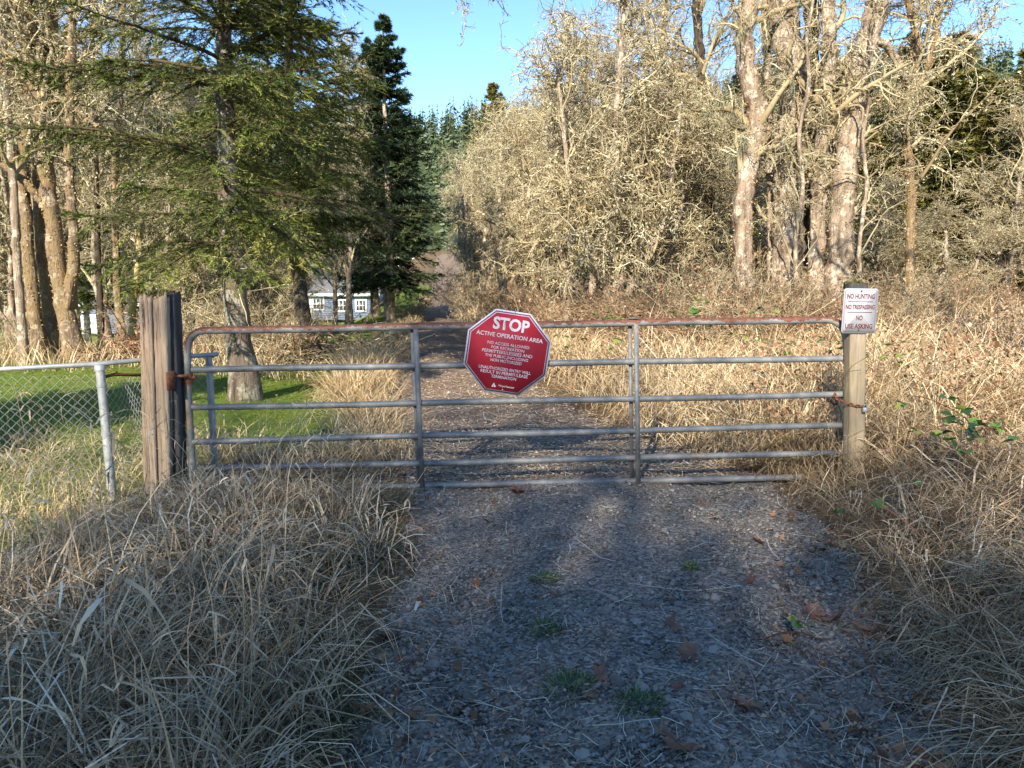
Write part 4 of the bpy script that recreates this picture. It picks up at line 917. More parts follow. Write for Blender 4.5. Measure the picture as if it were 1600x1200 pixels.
px_tree('big_tree', 'narrow pale trunk squeezed between the two thickest trunks', 'tree', 13.4, [([(1276, 468), (1281, 260), (1297, 100), (1293, -30), (1290, -260)], .14, .11)], 53, fleck_trunk=1500, **bk)
px_tree('big_tree', 'smooth pale trunk leaning right at the top, right side of the cluster', 'tree', 13.2, [([(1306, 468), (1322, 250), (1342, 110), (1372, 0), (1400, -200)], .21, .16), ([(1362, 62), (1385, 70), (1405, 100), (1412, 140)], .07, .05)], 54, fleck_trunk=900, **bk)
px_tree('dark_tree', 'trunk with shade put into its dark bark colour in the gap behind the pale cluster', 'tree', 14.6, [([(1262, 460), (1262, 250), (1268, 80), (1262, -200)], .16, .12)], 55, trunk_m='bark_dark', limbs=12, subs=60, twigs=300, fine=500, lichen_n=800)  # shade between the pale trunks, put into this trunk's dark bark
px_tree('dark_tree', 'dark thin trunk left of the elbow-bent tan trunk', 'tree', 16.5, [([(1112, 445), (1108, 300), (1095, 100), (1080, -100)], .12, .08)], 56, trunk_m='bark_dark', limbs=18, subs=110, twigs=700, fine=1200, lichen_n=2500)
px_tree('orange_mossy_tree', 'slim trunk crusted with orange moss standing right of the big cluster', 'tree', 14.5, [([(1424, 450), (1424, 300), (1412, 180), (1436, 60), (1418, 0), (1405, -160)], .085, .06), ([(1420, 160), (1448, 110), (1462, 60), (1470, -50)], .05, .03)], 57, fleck_trunk=3500, limbs=24, subs=190, twigs=1100, fine=2000, lichen_n=6500, limb_len=(1.2, 2.8), t0=.25, droop=-.06, usnea_n=300)
for (u, y_, sd_, lb) in ((1252, 12.9, 66, 'slender stem with long drooping twigs hanging before the thickest trunk'), (1352, 12.8, 67, 'slender stem with drooping twigs just right of the leaning pale trunk')):
    px_tree('slender_tree', lb, 'tree', y_, [([(u, 468), (u - 10, 380), (u + 4, 290), (u - 6, 210), (u + 14, 130), (u + 6, 60), (u + 26, -30), (u + 5, -200)], .035, .022)], sd_, limbs=26, subs=110, twigs=500, fine=800, lichen_n=1500, trunk_m='bark_tan', limb_len=(.7, 1.5), t0=.12, up=-.1, droop=-.10, twig_r=.0045, lsize=(.012, .03))
# limb reaching over the scene from a tree beside the camera
nr = bare_tree('overhanging_tree', [([(0, 0, -.2), (-.1, .2, 2.5), (.1, .4, 5.2), (-.1, .4, 8.5)], .2, .1), ([(0, .3, 4.2), (-2.2, 1.4, 5.3), (-4.6, 2.4, 4.9), (-6.3, 3.0, 4.1)], .07, .012), ([(-2.2, 1.4, 5.3), (-3.6, 2.5, 4.9), (-4.9, 3.4, 4.5), (-5.6, 4.0, 4.0)], .03, .01), ([(-3.2, 1.9, 5.1), (-4.4, 3.2, 4.8), (-5.4, 4.4, 4.6)], .03, .01), ([(0, .3, 3.6), (-.6, 2.0, 4.9), (-1.2, 4.0, 5.0), (-.9, 5.2, 4.7)], .06, .012)],
               limbs=40, subs=170, twigs=800, fine=900, limb_len=(.5, 1.3), trunk_m='bark_moss', lichen_n=9000, seed=61, t0=.3, twig_r=.0045, lsize=(.012, .035), droop=-.05, up=.05, usnea_n=0)
nr.location = (4.8, 3.4, float(H(4.8, 3.4))); tag(nr, 'lichened tree off the right edge whose twigs hang into the top of the view', 'tree')

# --- evergreens at right
ced = conifer('cedar_tree', 8.6, .4, 2.3, 210, 16, 12, .2, 'needles_olive', 'bark_tan', seed=71, ragged=.25, droop=-.06, blade=(.10, .18), bw=.030, shape=.6)
fir_at(ced, 1385, 25, 'olive green cedar just right of the big tan trunks', 'cedar tree', 0, 1.0, None, .93)
for (u, y, s, sz, rz, lab) in ((1465, 23, 1.2, .95, 2, 'broad olive cedar behind the orange mossy trunk'), (1550, 28, 1.15, .95, 4, 'olive cedar with dark pointed top near the right edge'), (1625, 20, 1.1, .95, 1, 'rust-tinged olive cedar at the right edge of the view'), (1515, 34, 1.3, 1.15, 3, 'tall olive cedar peeping over the others at right'),
                               (772, 62, 1.9, 1.92, .5, 'single conifer spire rising above the thicket beside the sky gap'), (850, 48, 1.5, 1.1, .5, 'olive evergreen hidden inside the lichen thicket')):
    c = copy_tree(ced); fir_at(c, u, y, lab, 'cedar tree', rz, s, None, sz)
for k, (u, y, s, sz, rz) in enumerate(((1000, 46, 1.5, 1.1, 0), (1080, 38, 1.2, 1.05, 2), (1150, 44, 1.4, 1.2, 4), (1240, 36, 1.2, 1.0, 1), (1310, 42, 1.4, 1.2, 3), (930, 55, 1.6, 1.2, 5), (1400, 50, 1.6, 1.5, 1), (1640, 40, 1.5, 1.3, 2))):
    c = copy_tree(ced if k % 2 else spr); fir_at(c, u, y, ('olive' if k % 2 else 'dark green') + ' evergreen half hidden far back ' + where(u), 'evergreen tree', rz, s, 'evergreens behind the right thicket', sz)

# --- conifers and broad trees behind the camera that shade the foreground
k = 0; rs = np.random.default_rng(500)
row = [(x, -15 + rs.uniform(-.8, .8), (9.8 if x < -9.3 else 13.6 if x < -6.2 else 12.6) * rs.uniform(.93, 1.07)) for x in np.arange(-19, 7, 1.5)]
row += [(x, -18 + rs.uniform(-.6, .6), (10.6 if x < -10.0 else 14.6 if x < -7.0 else 13.6) * rs.uniform(.92, 1.05)) for x in np.arange(-18, 6, 2.3) if not -9.5 < x < -6]
row += [(-8.1, -15.6, 11.8), (-6.9, -15.0, 12.4), (-6.2, -16.8, 14.6), (-5.0, -16, 12.8), (-4.3, -14, 11.8)]
for (x, y, hh) in row:
    kd, hn = (('B', 8.2), ('C', 6.2), ('B', 8.2), ('C', 6.2), ('A', 10.3))[k % 5]
    kd, hn = ('A', 10.3) if (x < -6.4 and k < len(row) - 5) else (kd, hn)
    c = copy_tree(templ[kd][0]); c.location = (float(x), float(y), float(H(x, y))); c.rotation_euler = (0, 0, k * 1.3); c.scale = (1.35, 1.35, float(hh) / hn)
    if 'group' in c: del c['group']
    tag(c, 'bare lichened tree in the row behind the viewer that shades the track', 'tree', 'trees behind the viewer'); k += 1
for (x, y, hh) in ((0.9, -16.4, 11.2),):
    c = copy_tree(spr); c.location = (float(x), float(y), float(H(x, y))); c.rotation_euler = (0, 0, x); c.scale = (1.0, 1.0, hh / 11.2); tag(c, 'evergreen among the bare trees behind the viewer', 'evergreen tree', 'evergreens behind the viewer')
c = copy_tree(fir2); c.location = (-6.6, 5.6, float(H(-6.6, 5.6))); c.scale = (.95, .9, .40); c.rotation_euler = (0, 0, 2); tag(c, 'small fir standing off the left edge beyond the chain-link fence', 'fir tree')

# --- shrubs and brush
def shrub(name, n, h, spread, seed, twig_m='twig_brown', fine=1400, lean=.5, rr=.006):
    r = np.random.default_rng(seed); root = empty(name); a = r.uniform(0, 6.28, n); s = np.stack([np.cos(a), np.sin(a), 0 * a], 1) * (r.random(n)[:, None] ** .5) * spread * .4
    d = np.stack([np.cos(a) * lean, np.sin(a) * lean, np.ones(n)], 1) + r.normal(0, .25, (n, 3))
    P1, R1 = grow(s, d, r.uniform(.5, 1.05, n) * h, np.full(n, rr), 7, .13, -.03, .4, r)
    st, d, _, _, _ = spawn(P1, R1, fine // 2, .2, 1, (.4, 1.2), r=r); P2, R2 = grow(st, d, r.uniform(.12, .45, fine // 2) * h * .6, np.full(fine // 2, rr * .6), 4, .25, 0, .5, r)
    st, d, _, _, _ = spawn(P2, R2, fine, .2, 1, (.4, 1.2), r=r); P3, R3 = grow(st, d, r.uniform(.05, .2, fine) * h * .6, np.full(fine, rr * .5), 3, .3, 0, .5, r)
    obj('stems', tube_mesh('stems', [(P1, R1, 4, r.random(n)), (P2, R2, 3, r.random(fine // 2)), (P3, R3, 3, r.random(fine))], M[twig_m]), root)
    V, T, va = flecks(P3, fine, (.02, .06), r); mb = MB(); mb.add(V, T=T, a=va); mb.build('dead_leaves', M['litter'], root); return root
SA = shrub('brown_shrub', 60, 1.35, 1.6, 81, 'brush'); SB = shrub('grey_shrub', 70, 1.7, 1.8, 82, 'twig', 1800)
used = {}
def put_shrub(S, u, y, s, rz, label, group=None, sz=None):
    o = S if id(S) not in used else copy_tree(S); used[id(S)] = 1
    if 'group' in o: del o['group']
    return fir_at(o, u, y, label, 'shrub', rz, s, group, sz)
put_shrub(SB, 745, 30, 1.4, 0, 'grey twiggy shrub on the right verge far down the track')
put_shrub(SA, 1010, 12.2, 1.0, 1, 'reddish brown shrub at the foot of the thicket above the gate rail')
G_ = 'brushy shrubs under the trees'
for k, (u, y, s) in enumerate(((950, 13, .9), (1080, 12.5, 1.0), (1150, 12.0, 1.0), (1220, 12.2, 1.05), (1290, 12.3, 1.0), (1350, 12.5, .9), (880, 15, 1), (1420, 14, .9), (1500, 15.5, .8), (1580, 15, .9), (780, 24, 1.1), (765, 38, 1.3), (840, 19, 1.0), (755, 50, 1.5), (1040, 14, 1.1), (1180, 14.5, 1.3))):
    put_shrub((SA, SA, SB)[k % 3], u, y, s, k * 1.7, ('grey' if k % 3 == 2 else 'brown') + ' brushy shrub ' + ('far back' if y > 17 else 'low in the undergrowth') + ' ' + where(u), G_)
for k, (u, y, s) in enumerate(((430, 14.5, .8), (330, 15, .8), (400, 19, .9), (630, 30, .9), (250, 18, .9), (20, 16, .7))):
    put_shrub(SB, u, y, s, k * 2.1, ' leafless shrub among the left trunks ' + where(u), 'shrubs in the left wood')
# brush piles
def pile(label, u, y, w_, h_, seed, m_='cane'):
    r = np.random.default_rng(seed); root = empty('brush_pile'); n = 230; s = np.stack([r.normal(0, w_ * .5, n), r.normal(0, .35, n), np.abs(r.normal(0, h_ * .5, n))], 1)
    d = np.stack([r.normal(0, 1, n), r.normal(0, .6, n), r.normal(.1, .3, n)], 1); P, R = grow(s, d, r.uniform(.4, 1.3, n), r.uniform(.005, .016, n), 6, .14, -.05, .4, r); P[:, :, 2] = np.maximum(P[:, :, 2], .02)
    obj('branches', tube_mesh('branches', [(P, R, 4, r.random(n))], M[m_]), root); V, T, va = flecks(P, 1800, (.03, .09), r); mb = MB(); mb.add(V, T=T, a=va); mb.build('dead_leaves', M['litter'], root)
    return fir_at(root, u, y, label, 'brush pile')
pile('heap of reddish dead branches behind the split timber post', 228, 14.5, .7, .4, 91)
pile('tangle of dead branches right of the bent dark fir trunk', 530, 15.5, .9, .3, 92, 'twig')
pile('low heap of brown branches between the two fir trunks', 440, 14.2, .7, .25, 93, 'twig')

# ================================================================== GRASS AND GROUND COVER
def cl_field(n, nclump, x0, x1, y0, y1, r, keep=None, spread=.12, p=1.0):
    cy = samp_y(nclump, y0, y1, p, r); cx = r.uniform(0, 1, nclump); cx = x0(cy) + cx * (x1(cy) - x0(cy))
    i = r.integers(0, nclump, n); dx = r.normal(0, 1, n) * spread; dy = r.normal(0, 1, n) * spread
    x = cx[i] + dx; y = cy[i] + dy; az = np.arctan2(dy, dx) + r.normal(0, .6, n)
    ok = (y > y0 * .8); 
    if keep is not None: ok &= keep(x, y)
    x, y, az, i = x[ok], y[ok], az[ok], i[ok]
    return x, y, az, i
def B3(x, y): return np.stack([x, y, H(x, y) - .01], 1)
Ledge = lambda y: road_x(y) - road_w(y); Redge = lambda y: road_x(y) + road_w(y)
r = np.random.default_rng(101)
# left foreground
mb = MB(); lk = lambda x, y: (x < Ledge(y) + .0 - .12 * np.clip(3.4 - y, 0, 1) + .12 * wob(y, x * 0, .4)) & (y < 5.35) & (x > -2.4 + .12 * wob(y, y * 0, .5) - .25 * np.clip(3.2 - y, 0, 2)) 
n = 12000; x, y, az, i = cl_field(n, 420, lambda y: -3.9 + 0 * y, Ledge, 1.15, 5.3, r, lk, .09); n = len(x)
blades(mb, B3(x, y), r.uniform(.22, .5, n), r.uniform(.003, .006, n), r.uniform(.2, .9, n), r.uniform(1.2, 2.6, n), 5, az, r, np.clip(r.beta(1.6, 2.6, n), 0, 1))
n = 11000; x, y, az, i = cl_field(n, 210, lambda y: -3.9 + 0 * y, lambda y: Ledge(y) - .12, 1.15, 5.2, r, lk, .08); n = len(x)
cv = r.normal(0, .15, 210)[i]
hs_ = np.interp(y, [3.0, 4.4], [1, .55])
blades(mb, B3(x, y), r.uniform(.36, .78, n) * hs_ * (1 + cv * .6), r.uniform(.0035, .0075, n), r.uniform(.05, .5, n), r.uniform(1.1, 2.9, n), 5, az, r, np.clip(r.beta(2, 2.4, n) + cv * .6, 0, 1))
n = 1900; x, y, az, i = cl_field(n, 60, lambda y: -2.6 + 0 * y, lambda y: Ledge(y) - .05, 1.4, 5.0, r, lk, .07); n = len(x)
blades(mb, B3(x, y), r.uniform(.4, .75, n) * np.interp(y, [3.2, 4.6], [1, .7]), r.uniform(.005, .0095, n), r.uniform(.1, .6, n), r.uniform(1.6, 2.9, n), 5, az, r, r.uniform(.62, .98, n), wander=.12, twist=.4)
n = 6500; x, y, az, i = cl_field(n, 500, lambda y: -2.9 + 0 * y, Ledge, 1.15, 5.3, r, lk, .12); n = len(x); b_ = B3(x, y); b_[:, 2] += r.uniform(0, .22, n) * np.interp(y, [3.0, 4.4], [1, .4])
blades(mb, b_, r.uniform(.1, .35, n), r.uniform(.002, .005, n), r.uniform(1.1, 1.7, n), r.uniform(-.3, .6, n), 4, None, r, np.clip(r.beta(1.8, 2.4, n), 0, 1), wander=.15)
o = mb.build('tall_dry_grass', M['grass_grey']); tag(o, 'tall dry grey-brown grass flopping over the left edge of the gravel', 'dry grass', kind='stuff')
mb = MB(); n = 300; x, y, az, i = cl_field(n, 120, lambda y: -2.8 + 0 * y, lambda y: Ledge(y) - .1, 1.3, 5.2, r, lk, .1); n = len(x)
P = blades(mb, B3(x, y), r.uniform(.55, 1.05, n), r.uniform(.003, .0045, n), r.uniform(.05, .5, n), r.uniform(.2, 1.0, n), 5, az, r, r.uniform(.5, .9, n), wander=.12, twist=.2)
nn = 46; P0 = blades(mb, B3(r.uniform(-3.1, -2.3, nn), r.uniform(3.0, 4.7, nn)), r.uniform(.6, 1.15, nn), r.uniform(.003, .0045, nn), r.uniform(.02, .35, nn), r.uniform(.1, .6, nn), 5, None, r, r.uniform(.4, .8, nn), wander=.12, twist=.2)
P = np.concatenate([P, P0, P0])
# broad papery leaves that hang off the stems
nl = 620; j = r.integers(0, len(P), nl); s = r.integers(1, 6, nl); base = P[j, s]
blades(mb, base, r.uniform(.08, .26, nl), r.uniform(.004, .013, nl) ** 1.0, r.uniform(.3, 1.2, nl), r.uniform(1.0, 2.6, nl), 5, None, r, r.uniform(.55, 1, nl), wander=.25, twist=.7)
nl = 700; j = r.integers(0, 70, nl); base = P[j, 5] + r.normal(0, .006, (nl, 3)) - (P[j, 5] - P[j, 4]) * r.random((nl, 1)) * .8
blades(mb, base, r.uniform(.015, .04, nl), r.uniform(.0015, .003, nl), r.uniform(.1, 1.0, nl), r.uniform(.2, 1, nl), 2, None, r, r.uniform(.5, .9, nl))
o = mb.build('reed_stems', M['grass_grey']); tag(o, 'pale stems with broad papery leaves standing in the left dry grass', 'reed grass', kind='stuff')
mb = MB(); n = 4500; x, y, az, i = cl_field(n, 90, lambda y: Ledge(y) - .55, lambda y: Ledge(y) + .02, 1.6, 5.4, r, lambda x, y: x < Ledge(y) + .1, .06); n = len(x)
blades(mb, B3(x, y), r.uniform(.10, .28, n), r.uniform(.002, .004, n), r.uniform(.3, 1, n), r.uniform(.6, 2, n), 4, r.uniform(0, 6.28, n), r)
o = mb.build('green_grass', M['grass_deep']); tag(o, 'dark green grass creeping out from under the left dry grass', 'grass', kind='stuff')
# right foreground mound
mb = MB(); rk = lambda x, y: (x > Redge(y) + .02 - .1 * wob(y, x * 0, .5, 2))
n = 17000; x, y, az, i = cl_field(n, 260, lambda y: Redge(y) + .05, lambda y: Redge(y) + 2.6, 1.9, 6.2, r, rk, .10); n = len(x); cv = r.normal(0, .13, 260)[i]
az = np.where(r.random(n) < .45, np.pi + r.normal(-.3, .7, n), az)
blades(mb, B3(x, y), r.uniform(.3, .75, n), r.uniform(.003, .0065, n), r.uniform(.1, .7, n), r.uniform(1.6, 3.2, n), 5, az, r, np.clip(r.beta(2, 2.6, n) + cv, 0, 1))
n = 300; x, y, az, i = cl_field(n, 60, lambda y: Redge(y) + .1, lambda y: Redge(y) + 2.2, 1.9, 5.6, r, rk, .1); n = len(x)
blades(mb, B3(x, y), r.uniform(.3, .6, n), r.uniform(.008, .013, n), r.uniform(.3, .9, n), r.uniform(1.0, 2.4, n), 5, az, r, r.uniform(.7, 1, n), wander=.15)
o = mb.build('drooping_dry_grass', M['grass_grey']); tag(o, 'mound of drooping dry grass in shade right of the gravel track', 'dry grass', kind='stuff')
# golden field behind
mb = MB(); n = 44000; x, y, az, i = cl_field(n, 1500, lambda y: Redge(y) + .1 + 0 * y, lambda y: 2.2 + .95 * y, 5.9, 27, r, lambda x, y: (x > Redge(y) + .05 + .25 * wob(y, y * 0, .9)) & (x < .8 * y + 2.5), .2, 1.35); n = len(x); cv = r.normal(0, .16, 1500)[i]
hscale = 1 - .45 * np.exp(-((x - Redge(y)) / .7)) 
blades(mb, B3(x, y), r.uniform(.5, 1.1, n) * (1 + cv) * hscale, r.uniform(.0045, .009, n) * np.clip(y / 8, 1, 2.4), r.uniform(.05, .6, n), r.uniform(.8, 3.0, n), 3, r.uniform(0, 6.28, n), r, np.clip(r.beta(2.6, 2.2, n) + cv * .5, 0, 1), wander=.4)
n = 9000; x, y, az, i = cl_field(n, 900, lambda y: Redge(y) + .2, lambda y: 2.0 + .95 * y, 5.9, 18, r, None, .25, 1.2); n = len(x); b_ = B3(x, y); b_[:, 2] += r.uniform(.05, .6, n)
blades(mb, b_, r.uniform(.15, .5, n), r.uniform(.004, .008, n) * np.clip(y / 8, 1, 2), r.uniform(1.0, 2.0, n), r.uniform(-.3, .6, n), 4, None, r, np.clip(r.beta(2.6, 2.2, n), 0, 1), wander=.2)
o = mb.build('golden_dry_grass', M['grass_dry']); tag(o, 'sunlit golden dry grass field filling the ground right of and behind the gate', 'dry grass', kind='stuff')
# verges of the track, the strip between track and lawn, the grass below the trees
mb = MB(); n = 7000; x, y, az, i = cl_field(n, 300, lambda y: Ledge(y) - .4, lambda y: Ledge(y) + .05, 6.2, 60, r, lambda x, y: x < Ledge(y) + .1, .14, 1.4); n = len(x)
blades(mb, B3(x, y), r.uniform(.25, .65, n), r.uniform(.004, .007, n) * np.clip(y / 8, 1, 4), r.uniform(.1, .8, n), r.uniform(.6, 2.4, n), 4, az, r, np.clip(r.beta(2, 2.2, n), 0, 1))
n = 2000; x, y, az, i = cl_field(n, 9, lambda y: Ledge(y) - .7, lambda y: Ledge(y) - .1, 9.5, 14, r, None, .13); n = len(x)
blades(mb, B3(x, y), r.uniform(.4, .8, n), r.uniform(.004, .007, n) * 1.4, r.uniform(.1, .6, n), r.uniform(.4, 2.0, n), 4, az, r, np.clip(r.beta(2, 2.4, n), 0, 1))
n = 15000; x = r.uniform(-18, -3.2, n); y = 10 + 16 * r.random(n) ** 1.6; ok = (y > 12 + 1.2 * wob(x, x * 0, 1.3)) & (x < Ledge(y) - 1.3) & ((y < 13) | (x < -.31 * y)); x, y = x[ok], y[ok]; n = len(x)
blades(mb, B3(x, y), r.uniform(.25, .75, n), r.uniform(.008, .015, n), r.uniform(.05, .5, n), r.uniform(.3, 1.8, n), 4, None, r, np.clip(r.beta(2.2, 2.2, n), 0, 1))
n = 6000; x, y, az, i = cl_field(n, 260, lambda y: Redge(y) - .15, lambda y: Redge(y) + 1.2, 12, 110, r, None, .16, 1.2); n = len(x)
blades(mb, B3(x, y), r.uniform(.4, .9, n), r.uniform(.006, .01, n) * np.clip(y / 11, 1, 5), r.uniform(.05, .5, n), r.uniform(.6, 2.0, n), 4, az, r, np.clip(r.beta(2.6, 2.2, n), 0, 1))
o = mb.build('verge_grass', M['grass_dry']); tag(o, 'straw-coloured grass along the track verges and beneath the left trees', 'dry grass', kind='stuff')
mb = MB(); n = 7000; x, y, az, i = cl_field(n, 130, lambda y: Redge(y) + .3, lambda y: 2.0 + .9 * y, 5.6, 15, r, None, .22, 1.1); n = len(x); c_ = B3(x, y); c_[:, 2] += r.uniform(.1, .85, n); sz = r.uniform(.02, .055, n)[:, None]
a_ = norm(r.normal(0, 1, (n, 3))); b_ = norm(np.cross(a_, r.normal(0, 1, (n, 3)))); V = np.stack([c_ - b_ * sz * .4, c_ + a_ * sz * .5, c_ + b_ * sz * .4, c_ - a_ * sz * .5], 1).reshape(-1, 3); mb.add(V, Q=np.arange(n)[:, None] * 4 + [[0, 1, 2, 3]], a=np.repeat(r.random(n), 4))
n = 420; x, y, az, i = cl_field(n, 60, lambda y: Redge(y) + .4, lambda y: 2.0 + .9 * y, 5.6, 13, r, None, .25, 1.1); n = len(x)
P, R = grow(B3(x, y), np.stack([r.normal(0, .6, n), r.normal(0, .6, n), np.ones(n)], 1), r.uniform(.6, 1.5, n), np.full(n, .0035), 8, .12, -.12, .5, r); V, Q = tubes(P, R, 3); mb.add(V, Q, a=np.repeat(r.random(n) * .6, 27))
o = mb.build('dead_bramble', M['litter']); tag(o, 'reddish brown dead bramble stalks and leaves mixed through the sunlit grass at right', 'bramble', kind='stuff')
# by the chain-link fence
mb = MB(); fk = lambda x, y: (x < -1.95 - .25 * (y - 5)) & (y > 3.7)
n = 11000; x, y, az, i = cl_field(n, 300, lambda y: -5.6 + 0 * y, lambda y: -1.9 + 0 * y, 2.9, 7.1, r, lambda x, y: (x < -2.2 - .1 * (y - 5)) & (y < 7.0 + .5 * wob(x, x * 0, .7)), .14); n = len(x)
blades(mb, B3(x, y), r.uniform(.10, .36, n), r.uniform(.003, .006, n), r.uniform(.1, .8, n), r.uniform(.5, 2.4, n), 4, az, r, np.clip(r.beta(2.4, 2.2, n), 0, 1))
n = 700; x, y, az, i = cl_field(n, 40, lambda y: -2.6 + 0 * y, lambda y: Ledge(y) - .1, 5.5, 6.6, r, None, .12); n = len(x)
blades(mb, B3(x, y), r.uniform(.25, .65, n), r.uniform(.003, .006, n), r.uniform(.1, .8, n), r.uniform(.5, 2.4, n), 4, az, r, np.clip(r.beta(2.4, 2.2, n), 0, 1))
o = mb.build('fence_line_grass', M['grass_dry']); tag(o, 'straw grass growing through the chain-link fence and behind the gate end', 'dry grass', kind='stuff')
# lawn
mb = MB(); n = 52000; y = samp_y(n, 2.8, 17, 1.0, r); x = r.uniform(-1, 0, n) * (1.5 + .72 * y) ; ok = r.random(n) < lawn_mask(x, y) * 1.1; x, y = x[ok], y[ok]; n = len(x)
blades(mb, B3(x, y), r.uniform(.04, .11, n) * np.where(y < 6.5, 1.5, 1), r.uniform(.004, .007, n) * np.clip(y / 7, .8, 2), r.uniform(0, .9, n), r.uniform(.1, 1.4, n), 2, None, r, np.clip(r.beta(2, 2, n) + .22 * wob(x, y, .5), 0, 1))
o = mb.build('lawn_grass', M['grass_green']); tag(o, 'bright green mown lawn between the fence and the fir trees', 'lawn', kind='stuff')

# leaves and straw lying about
def lying(n, x, y, s0, s1, r, curl=.5, aspect=.7):
    s = r.uniform(s0, s1, n)[:, None]; a = r.uniform(0, 6.28, n); A = np.stack([np.cos(a), np.sin(a), r.normal(0, .15, n)], 1) * s; Bv = np.stack([-np.sin(a), np.cos(a), r.normal(0, .25, n)], 1) * s * aspect
    c = np.stack([x, y, H(x, y) + .012 + .012 * r.random(n)], 1); up = np.stack([0 * s[:, 0], 0 * s[:, 0], s[:, 0] * curl * r.random(n)], 1)
    V = np.stack([c - A * .5, c - Bv * .5 + up, c + A * .5, c + Bv * .5 + up * .6], 1).reshape(-1, 3); i = np.arange(n)[:, None] * 4
    return V, np.concatenate([i + [[0, 1, 3]], i + [[1, 2, 3]]]), np.repeat(r.random(n), 4)
mb = MB(); n = 20000; y = samp_y(n, 5.6, 45, 1.5, r); u = r.uniform(-1.1, 1.1, n); x = road_x(y) + u * road_w(y)
V, T, va = lying(n, x, y, .012, .04, r, .15); mb.add(V, T=T, a=va)
o = mb.build('track_litter', M['track_litter']); tag(o, 'tan leaf and grass fragments covering the track beyond the gate', 'leaf litter', kind='stuff'); mb = MB()
n = 3800; y = samp_y(n, 1.7, 5.8, 1.4, r); u = r.uniform(-1.05, 1.05, n); u = np.sign(u) * np.abs(u) ** .6; x = road_x(y) + u * road_w(y); V, T, va = lying(n, x, y, .008, .026, r); mb.add(V, T=T, a=va)
n = 520; y = samp_y(n, 1.9, 6.0, 1.3, r); sg = np.where(r.random(n) < .7, 1, -1); x = road_x(y) + sg * road_w(y) * (1.02 - .55 * r.random(n) ** 2.5); sz = r.uniform(.012, .04, n); a_ = np.sort(r.random((n, 9)) * .08 + np.arange(9) / 9, 1) * 6.2832; rr = np.where(np.arange(9) % 2, 1, .5)[None] * r.uniform(.7, 1.15, (n, 9)); tl = r.normal(0, .35, (n, 2, 1)); X = rr * np.cos(a_); Y = rr * np.sin(a_); Z = X * tl[:, 0] + Y * tl[:, 1] + .5 * rr ** 2 * r.uniform(-.6, .8, (n, 1)); g_ = H(x, y) + .012
V = np.concatenate([np.stack([X, Y, Z], -1), np.zeros((n, 1, 3))], 1) * sz[:, None, None]; V[..., 2] += (sz * .25)[:, None]; V += np.stack([x, y, g_], -1)[:, None]; q_ = np.arange(9); mb.add(V.reshape(-1, 3), T=(np.stack([q_, (q_ + 1) % 9, q_ * 0 + 9], 1)[None] + np.arange(n)[:, None, None] * 10).reshape(-1, 3), a=np.repeat(r.random(n) * .7, 10))
n = 420; y = r.uniform(5, 14, n); x = r.uniform(-9, -2.2, n); V, T, va = lying(n, x, y, .02, .06, r); V[:, 2] += .05; mb.add(V, T=T, a=va)
n = 1200; y = r.uniform(9, 20, n); x = r.uniform(-12, -2.5, n); V, T, va = lying(n, x, y, .03, .08, r); mb.add(V, T=T, a=va)
o = mb.build('leaf_litter', M['litter']); tag(o, 'small brown leaf fragments scattered over the track', 'leaf litter', kind='stuff')
mb = MB()
def straw(n, y0, y1, p, L0, L1, wd, ex=1.0):
    y = samp_y(n, y0, y1, p, r); u = r.uniform(-1.05, 1.05, n); u = np.sign(u) * np.abs(u) ** ex; x = road_x(y) + u * road_w(y)
    s = np.stack([x, y, H(x, y) + .012 + .01 * r.random(n)], 1); d = np.stack([r.normal(0, 1, n), r.normal(0, 1, n), r.normal(0, .04, n)], 1)
    P, R = grow(s, d, r.uniform(L0, L1, n), np.full(n, wd), 3, .16, 0, .6, r); P[:, :, 2] = np.maximum(P[:, :, 2], H(P[:, :, 0], P[:, :, 1]) + .009); w_ = np.cross(P[:, -1] - P[:, 0], [0, 0, 1.0]); w_ = norm(w_)[:, None, :] * wd; V = np.stack([P - w_, P + w_ + [0, 0, wd * .6]], 2).reshape(-1, 3); b_ = np.arange(n)[:, None] * 8 + np.arange(3)[None] * 2; mb.add(V, Q=np.stack([b_, b_ + 1, b_ + 3, b_ + 2], -1).reshape(-1, 4), a=np.repeat(r.random(n), 8))
straw(4200, 1.7, 7, 1.3, .02, .11, .0012, .75); straw(300, 1.7, 5.5, 1.3, .12, .32, .0016, .8); straw(6000, 5.5, 16, 1.2, .05, .18, .0022)
o = mb.build('loose_straw', M['straw']); tag(o, 'bits of straw and dead stalks lying on the gravel', 'straw', kind='stuff')

